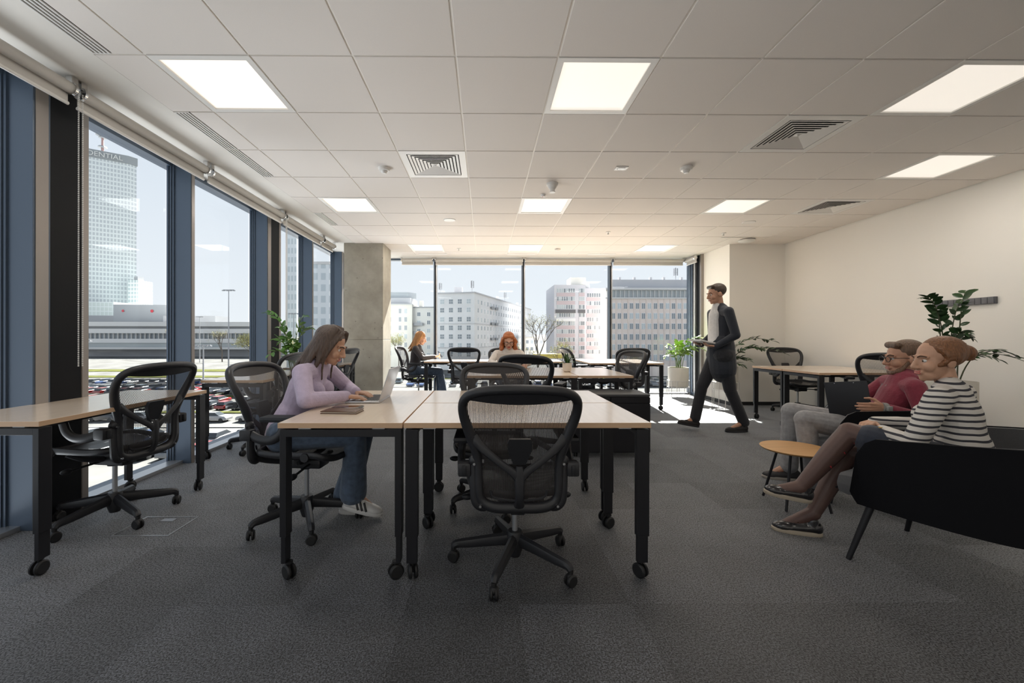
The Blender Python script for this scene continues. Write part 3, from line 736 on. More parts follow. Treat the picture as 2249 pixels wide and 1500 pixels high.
def place(proto, used, x, y, head, label, group=None):
    c = proto if not used else copy_tree(proto)
    c.location = (x, y, 0); c.rotation_euler.z = math.radians(head - 90); c['label'] = label
    c['group'] = group or 'mesh office chairs'
    return c
low = make_chair(0.0, ''); place(low, False, .155, 2.13, 90, 'black mesh office chair nearest the camera, its back to us, at the front desk')
hi = make_chair(.045, '')
place(hi, False, -2.42, 2.68, 172, 'black mesh office chair at the left window desk nearest the camera, turned side-on')
place(hi, True, -1.14, 2.61, -5, 'office chair on which the woman in the lilac jumper sits')
place(low, True, .06, 2.90, -92, 'mesh office chair across the front cluster, facing the camera with its top above the desk')
place(hi, True, .50, 4.17, 68, 'black mesh office chair at the middle cluster, turned, in front of the red-haired woman')
place(hi, True, -.33, 7.0, 86, 'mesh office chair at the far left desk, right of the woman in the black shirt')
place(hi, True, -1.22, 7.45, -5, 'office chair on which the woman in the black shirt sits')
place(hi, True, .33, 6.05, -88, 'office chair on which the red-haired woman sits')
place(hi, True, 2.27, 6.62, 94, 'brownish mesh office chair at the far right desk, behind the pale mesh chair')
place(hi, True, 1.55, 5.08, 197, 'pale-backed mesh office chair at the right end of the middle cluster')
place(hi, True, 1.62, 6.5, 5, 'mesh office chair side-on at the left end of the far right desks')
place(hi, True, -2.38, 4.38, 178, 'black mesh office chair behind the seated woman, at the second window desk')
place(hi, True, -2.35, 6.15, 165, 'black mesh office chair in front of the concrete column')
place(hi, True, 4.86, 6.3, -95, 'mesh office chair by the recess wall, behind the right-hand desks')
place(hi, True, 4.52, 4.66, 62, 'black mesh office chair on the near side of the right-hand desks, beside the seated man')

# ------------------------------------------------------------------ low cabinet under the middle desks
t = empty('low_cabinet', (1.225, 4.175, 0), 'low matt black storage cabinet on hidden castors behind the front cluster', 'cabinet')
MB().box(-.39, -.19, .05, .39, .2, .597, .003).build('body', M['black'], t, False)
MB().box(-.392, -.196, .6, .392, .203, .623, .003).build('top_panel', mat('cabinet_top_grey', (.05, .05, .053), .45), t, False)
for s_ in (-1, 1):
    a, b = (-.388, -.003) if s_ < 0 else (.003, .388)
    MB().box(a, -.208, .06, b, -.191, .535, .002).build('door', M['black'], t, False)
    MB().box(a, -.208, .54, b, -.191, .596, .002).build('drawer', M['black'], t, False)
MB().box(.392, -.15, .555, .398, -.11, .57).build('lock', M['chrome'], t, False)
w = MB()
for p in (-.33, .33):
    for q in (-.14, .14): caster(w, p, q, .024, .012)
w.build('castors', M['rubber'], t)['kind'] = 'stuff'

# ------------------------------------------------------------------ round side table
t = empty('side_table', (2.20, 2.87, 0), 'small round oak-topped side table with thin black splayed legs', 'side table')
MB().lathe([(0, .385), (.203, .385), (.213, .392), (.215, .398), (.213, .4), (0, .4)], n=56).build('tabletop', M['oak'], t)
MB().lathe([(0, .372), (.07, .372), (.07, .3845), (0, .3845)], n=20).build('mounting_plate', M['black'], t)
for k in range(4):
    a = math.radians(38 + 90 * k); d = V((math.cos(a), math.sin(a), 0))
    MB().tube([d * .20 + V((0, 0, 0.002)), d * .105 + V((0, 0, .384))], .0085, 10).build('leg', M['black'], t)

# ------------------------------------------------------------------ armchairs
M['shell'] = mat('black_felt_upholstery', (.006, .0062, .008), .8, sheen=.0, spec=.2, bump=.05, bscale=700)
M['grey_fab'] = mat('grey_wool_upholstery', (.085, .085, .09), .9, sheen=.3, bump=.15, bscale=500, var=.15, vscale=400)
def armchair(x, y, head, label):
    t = empty('armchair', (x, y, 0), label, 'armchair', 'upholstered tub armchairs', math.radians(head - 90))
    # U-shaped wrap shell: plan path from right front round the back to the left front
    plan = [(.36, .30), (.375, .10), (.365, -.10), (.315, -.26), (.20, -.35), (0, -.375)]
    plan = plan + [(-a, b) for a, b in plan[::-1][1:]]
    P = smooth_path([V((a, b, 0)) for a, b in plan], k=5); n_ = len(P)
    def wall(inn, m, nm, zb, zt0, zt1, thick):
        mb = MB(); prof = 8
        for i, p in enumerate(P):
            u = abs(2 * i / (n_ - 1) - 1)       # 1 at arm fronts, 0 at back
            tg = (P[min(i + 1, n_ - 1)] - P[max(i - 1, 0)]).normalized(); out = V((-tg.y, tg.x, 0)) if True else None
            if out.dot(V((p.x, p.y + .05, 0))) < 0: out = -out
            ztop = zt1 + (zt0 - zt1) * (1 - max(0, u - .12) ** 1.6)
            endf = min(1, (1 - u) / .10 + .001); ztop2 = zb + .05 + (ztop - zb - .05) * (endf ** .35 if endf < 1 else 1)
            fl_ = .07 * (1 - u * .6)
            c = []
            for k in range(prof):
                h = k / (prof - 1); zz = zb + (ztop2 - zb) * h; c.append(p + out * (inn + fl_ * h * h - .04 * (1 - h) ** 2) + V((0, 0, zz)))
            for q in c: mb.v.append(tuple(q))
            for q in c[::-1]: mb.v.append(tuple(q - out * thick + V((0, 0, 0 if q is not c[-1] else .0))))
        w_ = 2 * prof
        for i in range(n_ - 1):
            for k in range(w_): l = (k + 1) % w_; mb.f.append((i * w_ + k, i * w_ + l, (i + 1) * w_ + l, (i + 1) * w_ + k)); mb.mi.append(0)
        mb.f.append(tuple(range(w_))); mb.mi.append(0); mb.f.append(tuple((n_ - 1) * w_ + k for k in range(w_ - 1, -1, -1))); mb.mi.append(0)
        o = mb.build(nm, m, t); bv = o.modifiers.new('b', 'BEVEL'); bv.width = .008; bv.segments = 2; bv.limit_method = 'ANGLE'; return o
    wall(.012, M['shell'], 'outer_shell', .30, .745, .635, .018)
    wall(-.009, M['grey_fab'], 'inner_lining', .33, .74, .63, .028)
    # piping along the rim
    m = MB().box(-.295, -.27, .31, .295, .42, .435, .055); m.build('seat_cushion', M['grey_fab'], t)
    MB().tube(smooth_path([(-.285, .41, .345), (-.15, .421, .345), (.15, .421, .345), (.285, .41, .345)]), .005, 6).build('cushion_seam', M['shell'], t)
    m = MB().tube(smooth_path([(.30, .26, .315), (.315, 0, .31), (.24, -.26, .31), (0, -.32, .31), (-.24, -.26, .31), (-.315, 0, .31), (-.30, .26, .315), (0, .29, .315)], True), .014, 8, True); m.build('base_frame', M['black'], t)
    for (a, b) in ((-.27, .24), (.27, .24), (-.26, -.24), (.26, -.24)):
        MB().tube([(a * 1.32, b * 1.36, 0.0), (a * 1.05, b * 1.05, .32)], [.012, .018], 10).build('leg', M['black'], t)
    return t
armchair(2.40, 2.02, 116, 'dark tub armchair nearest the camera, with the woman in stripes in it')
armchair(2.93, 3.0, 146, 'dark tub armchair behind the near one, with the man in the red hoodie in it')

# ------------------------------------------------------------------ things on the desks
M['alu'] = mat('silver_aluminium', (.48, .48, .50), .3, metal=.8)
M['keys'] = mat('laptop_keys', (.02, .02, .022), .5)
M['screen'] = mat('dark_screen_glass', (.01, .01, .012), .08)
def laptop(x, y, rz, label, col='alu', tilt=108):
    """faces local -Y (the user side)"""
    t = empty('laptop', (x, y, TOPZ), label, 'laptop', None, math.radians(rz))
    MB().box(-.155, -.108, .001, .155, .108, .014, .004).build('base', M[col], t)
    k = MB()
    for i in range(14):
        for j in range(6): k.box(-.137 + i * .0197, -.005 + j * .0172, .0141, -.137 + i * .0197 + .0165, -.005 + j * .0172 + .0142, .0152)
    k.build('keys', M['keys'], t, False)['kind'] = 'stuff'
    MB().box(-.05, -.095, .0142, .05, -.018, .0145).build('trackpad', M['sill'], t, False)
    sc = empty('lid_hinge', (0, .104, .016)); sc.parent = t; sc.rotation_euler.x = math.radians(tilt - 90) * -1
    lid = MB().box(-.155, -.0, .0, .155, .006, .212, .002).build('lid', M[col], t)
    lid.location = (0, .104, .014); lid.rotation_euler.x = -math.radians(tilt - 90)
    bpy.data.objects.remove(sc)
    MB().box(-.148, -.0008, .006, .148, 0, .205).build('screen', M['screen'], lid, False)
    m = MB(); m.lathe([(0, .0062), (.013, .0062), (.013, .0068), (0, .0068)], (0, 0, .105), 18, 'y'); m.ell((.003, .0065, .124), (.003, .0004, .005), 8, 4)
    m.build('lid_emblem', M['chain'], lid)
    return t
laptop(-.77, 2.70, -90, 'open silver laptop seen side-on, in front of the woman in the lilac jumper')
laptop(.30, 5.32, 180, 'open pinkish-grey laptop seen from behind, hiding the red-haired woman\'s chest', 'alu', 112)
t = empty('notebook', (-.785, 2.245, TOPZ), 'brown leather notebook lying on the front desk, under the phone', 'notebook', None, math.radians(-4))
MB().box(-.10, -.055, .0, .10, .055, .004, .001).box(-.10, -.055, .010, .10, .055, .014, .001).build('cover', mat('brown_leather', (.10, .045, .022), .4), t)
MB().box(-.096, -.051, .004, .097, .051, .010).build('pages', mat('paper', (.5, .46, .4), .8), t, False)
t = empty('phone', (-.80, 2.372, TOPZ), 'dark phone in a brown case lying behind the notebook', 'phone', None, math.radians(3))
MB().box(-.085, -.042, 0, .085, .042, .010, .004).build('body', M['screen'], t)
MB().box(-.079, -.037, .0101, .079, .037, .0108).build('screen', mat('phone_glass', (.06, .035, .02), .05), t, False)
M['pot'] = mat('cream_ceramic', (.70, .62, .54), .35)
M['leaf_light'] = mat('bright_green_leaf', (.20, .34, .045), .35, var=.25, vscale=9)
M['leaf'] = mat('dark_green_leaf', (.030, .075, .022), .3, var=.3, vscale=9)
M['leaf_mid'] = mat('mid_green_leaf', (.09, .20, .035), .32, var=.3, vscale=9)
M['soil'] = mat('soil', (.03, .02, .014), .95, bump=.5, bscale=80)
for k in ('leaf', 'leaf_light', 'leaf_mid'):
    b_ = M[k].node_tree.nodes['Principled BSDF']; b_.inputs['Transmission Weight'].default_value = 0.0
    b_.inputs['Subsurface Weight'].default_value = 0.0
t = empty('potted_plant', (.985, 4.9, TOPZ), 'little cream pot with a leafy green plant standing on the middle desks', 'plant')
MB().lathe([(0, .0), (.034, 0), (.05, .012), (.055, .05), (.055, .108), (.049, .108), (.048, .095), (0, .093)], n=28).build('pot', M['pot'], t)
rnd = random.Random(5)
def blade(mb, base, d, L, w, droop, up=V((0, 0, 1))):
    d = V(d).normalized(); n_ = 7; pts = []; side = d.cross(up)
    if side.length < .05: side = V((1, 0, 0))
    side.normalize(); p = V(base); q = V(d)
    L0 = len(mb.v); rows = []
    for i in range(n_ + 1):
        f = i / n_; ww = w * math.sin(PI * min(1, f * .93 + .07)) ** .8 * (1 if i < n_ else 0)
        rows.append((p.copy(), ww)); p = p + q * (L / n_); q = (q + V((0, 0, -droop / n_))).normalized()
    nrm = side.cross(d).normalized()
    for (c, ww) in rows: mb.v += [tuple(c - side * ww + nrm * ww * .35), tuple(c), tuple(c + side * ww + nrm * ww * .35)]
    for i in range(n_):
        a = L0 + 3 * i
        for k in (0, 1): mb.f.append((a + k, a + k + 1, a + k + 4, a + k + 3)); mb.mi.append(0)
for k in range(14):
    a = rnd.uniform(0, 6.28); el = rnd.uniform(.5, 1.4); d = V((math.cos(a) * math.cos(el), math.sin(a) * math.cos(el), math.sin(el)))
    m = MB(); blade(m, (math.cos(a) * .01, math.sin(a) * .01, .09), d, rnd.uniform(.10, .17), .016, 1.1); m.build('leaf', M['leaf_mid'] if k % 2 else M['leaf'], t)
# ------------------------------------------------------------------ plants with arching leafy stems
def leaf_mesh(L, w, m, name='leaf'):
    mb = MB(); n_ = 5
    for i in range(n_ + 1):
        f = i / n_; ww = w * math.sin(PI * min(1, .06 + .94 * f)) ** .75 if 0 < i < n_ else w * .05; z = -.12 * L * f * f
        mb.v += [(f * L, -ww, z + ww * .3), (f * L, 0, z), (f * L, ww, z + ww * .3)]
    for i in range(n_):
        for k in (0, 1): a = 3 * i + k; mb.f.append((a, a + 3, a + 4, a + 1)); mb.mi.append(0)
    return mb.mesh(name, m)
def leafy_stem(root, base, tip, rise, nl, L, m, sm, seed, start=.3, joined=False, lm=None, r=.006):
    rnd = random.Random(seed); b, t = V(base), V(tip); c = V((b.x * .75 + t.x * .25, b.y * .75 + t.y * .25, max(b.z, t.z) + rise))
    P = [(1 - u) ** 2 * b + 2 * u * (1 - u) * c + u * u * t for u in [i / 14 for i in range(15)]]
    st = MB().tube(P, [r * (1 - .65 * i / 14) for i in range(15)], 6).build('stem', sm, root)
    big = MB()
    for i in range(nl):
        u = start + (1 - start) * (i + .5) / nl; p = (1 - u) ** 2 * b + 2 * u * (1 - u) * c + u * u * t
        tg = (2 * (1 - u) * (c - b) + 2 * u * (t - c)).normalized(); sd = tg.cross(V((0, 0, 1)))
        if sd.length < .3: sd = V((math.cos(seed), math.sin(seed), 0)); sd = (sd - tg * sd.dot(tg))
        sd.normalize(); s_ = 1 if i % 2 else -1; up = sd.cross(tg)
        d = (tg * rnd.uniform(.45, .8) + sd * s_ * rnd.uniform(.7, 1) + up * rnd.uniform(-.5, .65)).normalized()
        if i == nl - 1: d = tg
        k = (.75 + .35 * math.sin(PI * (i + .5) / nl)) * rnd.uniform(.85, 1.1)
        y = up.cross(d); y = (y if y.length > .1 else sd).normalized(); z = d.cross(y)
        Mx = Matrix(((d.x, y.x, z.x, p.x), (d.y, y.y, z.y, p.y), (d.z, y.z, z.z, p.z), (0, 0, 0, 1))) @ Matrix.Scale(k, 4)
        if joined:
            base_i = len(big.v)
            big.v += [tuple(Mx @ v.co) for v in lm.vertices]; 
            for f in lm.polygons: big.f.append(tuple(base_i + q for q in f.vertices)); big.mi.append(0)
        else:
            o = bpy.data.objects.new('leaf', lm); COL.objects.link(o); o.parent = st; o.matrix_local = Mx
    if joined: big.build('leaves', m, st)['kind'] = 'stuff'
def planter(root, zb, zt, r, stand=True):
    MB().lathe([(0, zb), (r - .004, zb), (r, zb + .006), (r, zt), (r - .012, zt), (r - .012, zt - .03), (0, zt - .03)], n=40).build('planter', M['planter'], root)
    MB().lathe([(0, zt - .035), (r - .013, zt - .035), (r - .013, zt - .025), (0, zt - .02)], n=24).build('soil', M['soil'], root)
    if stand:
        h = zb + .12; R = r + .012
        for k in range(4):
            a = PI / 4 + k * PI / 2; c = V((math.cos(a), math.sin(a), 0)); tn = V((-math.sin(a), math.cos(a), 0)) * .05
            MB().tube([c * R + tn + V((0, 0, h)), c * R + tn + V((0, 0, .006)), c * R - tn + V((0, 0, .006)), c * R - tn + V((0, 0, h))], .005, 8).build('wire_leg', M['white_metal'], root)
        MB().tube([V((math.cos(q * PI / 12) * R, math.sin(q * PI / 12) * R, h)) for q in range(24)], .005, 6, True, ref=(0, 0, 1)).tube([V((math.cos(q * PI / 12) * R, math.sin(q * PI / 12) * R, zb - .012)) for q in range(24)], .005, 6, True, ref=(0, 0, 1)).build('wire_ring', M['white_metal'], root)
M['planter'] = mat('cream_planter_lacquer', (.74, .70, .62), .45)
M['stem_g'] = mat('green_stem', (.10, .17, .04), .45)
M['stem_d'] = mat('brown_green_stem', (.06, .07, .03), .5)
def plant(x, y, label, zb, zt, r, tips, lm_, m, sm, joined, nl, rise=.18, base_r=.07):
    t = empty('potted_plant', (x, y, 0), label, 'plant')
    planter(t, zb, zt, r)
    for i, tp in enumerate(tips):
        a = i * 2.4; b = V((math.cos(a) * base_r * (i % 3) / 2, math.sin(a) * base_r * (i % 3) / 2, zt - .03))
        q = V(tp[:3]) - V((x, y, 0)); leafy_stem(t, b, q, tp[3] if len(tp) > 3 else rise, tp[4] if len(tp) > 4 else nl, .08, m, sm, i + 3, .3, joined, lm_)
    return t
lf1 = leaf_mesh(.10, .024, M['leaf_light']); lf2 = leaf_mesh(.115, .026, M['leaf']); lf3 = leaf_mesh(.085, .021, M['leaf']); lf4 = leaf_mesh(.10, .026, M['leaf_mid'])
plant(3.85, 8.1, 'bright green plant in a cream planter by the corner window', .21, .59, .19,
      [(3.55, 8.0, .80), (3.66, 8.2, .98), (3.76, 7.9, 1.0), (3.86, 8.1, 1.05), (3.95, 8.25, 1.0), (4.05, 7.8, .95), (4.08, 7.5, 1.16), (4.0, 7.4, .95), (3.6, 7.7, .88), (3.72, 8.3, .86), (3.95, 7.8, .86), (4.12, 7.9, 1.08)], lf1, M['leaf_light'], M['stem_g'], True, 15)
plant(4.03, 6.80, 'dark green plant on a tall wire stand at the white wall corner', .32, .70, .18,
      [(4.80, 6.45, .92, .28, 22), (4.72, 6.6, 1.12, .2, 22), (4.02, 6.75, 1.26, .1, 16), (4.28, 6.55, .80, .12, 14), (3.75, 6.6, .92, .16, 14), (4.5, 6.5, .98, .2, 18), (3.85, 6.85, 1.05, .1, 14), (4.35, 6.7, .82, .1, 12), (4.2, 6.6, .72, .1, 10)], lf2, M['leaf'], M['stem_d'], True, 16)
plant(-2.48, 5.31, 'tall light green plant standing between the window desks behind the lilac jumper', .18, .55, .16,
      [(-2.70, 5.04, 1.48, .02, 16), (-2.58, 5.12, 1.30, .02, 10), (-2.36, 5.35, 1.45, .03, 14), (-2.64, 4.98, .96, .22, 10), (-2.24, 5.25, 1.30, .1, 12), (-2.55, 5.1, 1.12, .12, 12), (-2.42, 5.1, 1.05, .14, 12), (-2.62, 5.08, 1.16, .08, 10), (-2.5, 5.2, .95, .2, 10), (-2.35, 5.1, .92, .2, 10)], lf4, M['leaf_light'], M['stem_g'], False, 12)
plant(4.33, 3.78, 'tall dark green plant with long fronds against the right wall, behind the seated pair', .40, .78, .19,
      [(3.93, 3.62, 1.54, .06, 20), (4.12, 3.7, 1.42, .06, 16), (4.52, 3.78, 1.62, .04, 15), (4.40, 3.72, 1.50, .02, 10), (5.05, 3.75, .95, .24, 14), (4.86, 3.7, 1.02, .18, 13), (3.56, 3.45, .93, .22, 13), (4.28, 3.6, 1.22, .1, 14), (4.46, 3.7, 1.18, .1, 14), (4.6, 3.6, .98, .16, 12), (4.1, 3.6, 1.02, .16, 12)], lf3, M['leaf'], M['stem_d'], False, 14)

# ------------------------------------------------------------------ people
def voxel(mb, name, m, parent, vs_=.005, sm=4, off=(0, 0, 0)):
    me = mb.mesh('tmp', m, False, off); o = bpy.data.objects.new('tmp', me); COL.objects.link(o)
    r = o.modifiers.new('r', 'REMESH'); r.mode = 'VOXEL'; r.voxel_size = vs_; r.use_smooth_shade = True
    if sm: s_ = o.modifiers.new('s', 'SMOOTH'); s_.factor = .5; s_.iterations = sm
    dg = bpy.context.evaluated_depsgraph_get(); me2 = bpy.data.meshes.new_from_object(o.evaluated_get(dg)); me2.name = name
    bpy.data.objects.remove(o); bpy.data.meshes.remove(me)
    me2.materials.clear(); me2.materials.append(m)
    me2.polygons.foreach_set('use_smooth', [True] * len(me2.polygons))
    q = bpy.data.objects.new(name, me2); COL.objects.link(q); q.parent = parent; return q
def skin(name, col): 
    m = mat(name, col, .5, var=.06, vscale=30); b = m.node_tree.nodes['Principled BSDF']; b.inputs['Subsurface Weight'].default_value = .0; return m
def cloth(name, col, bs=90, bump=.25, var=.08): return mat(name, col, .85, sheen=.2, bump=bump, bscale=bs, var=var, vscale=30)
def hand(mb, w, d, n, th, curl=.35, k=1.0, spread=.0):
    """w wrist, d direction, n palm normal (towards the palm side), th thumb side"""
    w, d, n, th = V(w), V(d).normalized(), V(n), V(th); n = (n - d * n.dot(d)).normalized(); th = (th - d * th.dot(d) - n * th.dot(n)).normalized()
    lat = (.030, .010, -.010, -.029); ln = (.070, .078, .073, .058)
    for i in range(4):
        a = w + d * .004 + th * lat[i] * .55 * k; kn = w + d * (.088 - .004 * abs(i - 1)) * k + th * lat[i] * k
        mb.cap(a, kn, .0155 * k, .0115 * k, 10); p = kn; q = d + th * lat[i] * spread; ang = curl
        for j, f in enumerate((.45, .32, .23)):
            q = (d * math.cos(ang) + n * math.sin(ang) + th * lat[i] * spread).normalized(); e = p + q * ln[i] * f * k
            mb.cap(p, e, (.0092 - .0009 * j) * k, (.0086 - .0009 * j) * k, 8); p = e; ang += curl * 1.1
    p = w + d * .022 * k + th * .022 * k; e = p + (d * .55 + th * .75 + n * .25).normalized() * .042 * k; mb.cap(p, e, .015 * k, .011 * k, 10)
    e2 = e + (d * .85 + th * .35 + n * .3).normalized() * .030 * k; mb.cap(e, e2, .0105 * k, .0095 * k, 8)
    mb.cap(e2, e2 + (d * .95 + n * .35).normalized() * .024 * k, .0095 * k, .0075 * k, 8)
class Fr:
    def __init__(s, o, f, u=(0, 0, 1)):
        s.o = V(o); s.f = V(f).normalized(); s.u = V(u); s.u = (s.u - s.f * s.u.dot(s.f)).normalized(); s.s = s.f.cross(s.u)   # s = right-hand side of the figure
        s.M = Matrix((s.s, s.f, s.u)).transposed()
    def p(s, x, y, z): return s.o + s.s * x + s.f * y + s.u * z
def head_shape(mb, H, k=1.0, female=True):
    def e(c, r): mb.ell(H.p(*[q * k for q in c]), [q * k for q in r], 16, 12, H.M)
    e((0, -.012, .035), (.074, .094, .082)); e((0, .022, -.015), (.062, .072, .088)); e((0, .042, -.072), (.043 if female else .05, .044, .036)); e((0, .066, -.092), (.019, .018, .017))
    for s_ in (-1, 1):
        e((s_ * .036, .062, -.030), (.026, .026, .028)); e((s_ * .075, -.008, -.008), (.011, .020, .031)); e((s_ * .011, .098, -.036), (.009, .010, .008))
        mb.cap(H.p(s_ * .012 * k, .086 * k, .022 * k), H.p(s_ * .045 * k, .074 * k, .020 * k), .010 * k, .009 * k, 8)
    mb.cap(H.p(0, .090 * k, .012 * k), H.p(0, .107 * k, -.030 * k), .0085 * k, .0135 * k, 10)
    mb.cap(H.p(-.018 * k, .086 * k, -.060 * k), H.p(.018 * k, .086 * k, -.060 * k), .0085 * k, .0085 * k, 8)
def face_parts(H, root, body, k=1.0, lip=(.45, .12, .10), iris=(.05, .03, .02), brow=(.06, .03, .015), off=(0, 0, 0), glasses=None):
    def sub(mb, nm, m): 
        o = mb.build(nm, m, root); return o
    O = V(off); Hh = Fr(H.o - O, H.f, H.u)
    for s_ in (-1, 1):
        o = MB().ell(Hh.p(s_ * .031 * k, .0745 * k, .002 * k), .0105 * k, 12, 8).build('eye', M['eye'], root)
        MB().ell(Hh.p(s_ * .0305 * k, .0843 * k, .001 * k), (.0055 * k, .002 * k, .0055 * k), 10, 6, Hh.M).build('iris', mat('iris', iris, .2), o)
        sub(MB().tube(smooth_path([Hh.p(s_ * .014 * k, .096 * k, .021 * k), Hh.p(s_ * .032 * k, .093 * k, .028 * k), Hh.p(s_ * .050 * k, .078 * k, .022 * k)]), .0035 * k, 6), 'eyebrow', mat('eyebrow_hair', brow, .8))
    sub(MB().cap(Hh.p(-.016 * k, .0905 * k, -.0575 * k), Hh.p(.016 * k, .0905 * k, -.0575 * k), .0055 * k, .0055 * k, 8).cap(Hh.p(-.014 * k, .0905 * k, -.066 * k), Hh.p(.014 * k, .0905 * k, -.066 * k), .006 * k, .006 * k, 8), 'lips', mat('lips', lip, .45))
    if glasses:
        g = MB()
        for s_ in (-1, 1):
            g.tube([Hh.p((s_ * .032 + .024 * math.cos(q * PI / 8)) * k, .104 * k, (.0 + .019 * math.sin(q * PI / 8)) * k) for q in range(16)], .0022 * k, 6, True)
            g.tube([Hh.p(s_ * .056 * k, .102 * k, .006 * k), Hh.p(s_ * .074 * k, .04 * k, .006 * k), Hh.p(s_ * .078 * k, -.01 * k, .004 * k)], .0018 * k, 6)
        g.tube([Hh.p(-.008 * k, .106 * k, .004 * k), Hh.p(.008 * k, .106 * k, .004 * k)], .0022 * k, 6); g.build('glasses', M[glasses], root)
M['eye'] = mat('eye_white', (.7, .68, .65), .25)
M['glasses_dark'] = mat('dark_glasses_frame', (.015, .012, .012), .3)
def shoe(root, heel, toe, up=(0, 0, 1), um=None, sole=None, name='shoe', h=.075, off=(0, 0, 0), stripes=None, laces=None, w=.042):
    heel, toe, up = V(heel) - V(off), V(toe) - V(off), V(up); d = (toe - heel); L = d.length; d.normalize(); up = (up - d * up.dot(d)).normalized(); s_ = d.cross(up)
    mb = MB(); F = lambda x, y, z: heel + d * x + s_ * y + up * z
    R = Matrix((d, s_, up)).transposed()
    mb.ell(F(L * .16, 0, .045), (L * .17, w * .82, .045), 14, 10, R); mb.cap(F(L * .18, 0, .045), F(L * .55, 0, .035), w * .9, w * .95, 14, .82, up)
    mb.ell(F(L * .72, 0, .030), (L * .27, w * 1.02, .032), 16, 10, R); mb.cap(F(L * .22, 0, .05), F(L * .2, 0, h + .012), w * .85, w * .78, 12)
    mb.cap(F(L * .35, 0, .06), F(L * .62, 0, .045), w * .6, w * .6, 12)
    o = voxel(mb, name, um, root, .005, 3)
    sm = MB(); N = 24; ring = []
    for i in range(N):
        a = 2 * PI * i / N; x = L * .5 + L * .5 * math.cos(a); yy = w * (1.08 if x > L * .5 else .95) * math.sin(a); yy = math.copysign(abs(yy / w) ** .75 * w, yy); ring.append((x, yy))
    for z in (.0, .006, .020, .024):
        kk = 1 if z in (.006, .020) else .96
        sm.v += [tuple(F(L * .5 + (x - L * .5) * kk, y * kk, z)) for x, y in ring]
    for j in range(3):
        for i in range(N): k_ = (i + 1) % N; sm.f.append((j * N + i, j * N + k_, (j + 1) * N + k_, (j + 1) * N + i)); sm.mi.append(0)
    sm.f += [tuple(range(N - 1, -1, -1)), tuple(3 * N + i for i in range(N))]; sm.mi += [0, 0]
    sm.build('sole', sole, o)
    if laces:
        l = MB()
        for i in range(4):
            x = L * (.42 + .075 * i); z = .088 - .011 * i
            l.tube([F(x, -.022, z - .006), F(x + .004, 0, z + .004), F(x, .022, z - .006)], .003, 6)
        l.build('laces', laces, o)
    if stripes:
        for sd in (-1, 1):
            for i in range(3):
                x = L * (.36 + .10 * i); m = MB(); pts = []
                for q in range(6):
                    f = q / 5; z = .026 + .046 * f; pts.append(F(x - .030 * f + .012, sd * (w * 1.045 - .006 * f - .012 * f * f), z))
                m.tube(pts, [.0065] * 6, 6, ref=d, r2=.0022); m.build('stripe', stripes, o)
    return o
SHIRT_IN = .012
def torso(mb, pel, chest, neck, shL, shR, f, k=1.0, ex=0.0, female=True, belly=0):
    f = V(f); pel, chest, neck, shL, shR = map(V, (pel, chest, neck, shL, shR)); s_ = (shR - shL).normalized()
    mb.cap(pel + (chest - pel) * -.02, pel + (chest - pel) * .28, .165 * k + ex, .150 * k + ex, 20, .72, f)
    mb.cap(pel + (chest - pel) * .25, pel + (chest - pel) * .6, .138 * k + ex + belly, .132 * k + ex + belly * .6, 20, .72, f)
    mb.cap(pel + (chest - pel) * .6, chest, .138 * k + ex, .150 * k + ex, 20, .68, f)
    mb.cap(chest, chest + (neck - chest) * .55, .148 * k + ex, .125 * k + ex, 20, .66, f)
    mb.cap(shL, shR, .050 * k + ex, .050 * k + ex, 14); mb.cap(chest + (neck - chest) * .6, neck, .085 * k + ex, .055 * k + ex * .4, 16, .8, f)
    for q in (shL, shR): mb.cap(q, neck + (q - neck) * .25 + V((0, 0, -.005)), .048 * k + ex, .042 * k + ex * .5, 12)
    if female:
        for q in (-1, 1): mb.ell(chest + s_ * q * .075 * k + f * (.085 * k + ex * .5) + (neck - chest) * -.05, .062 * k + ex * .4, 14, 10)
def limb(mb, a, b, c, r, ex=0.0, n=14): 
    mb.cap(a, b, r[0] + ex, r[1] + ex, n); mb.cap(b, c, r[1] * 1.02 + ex, r[2] + ex, n)
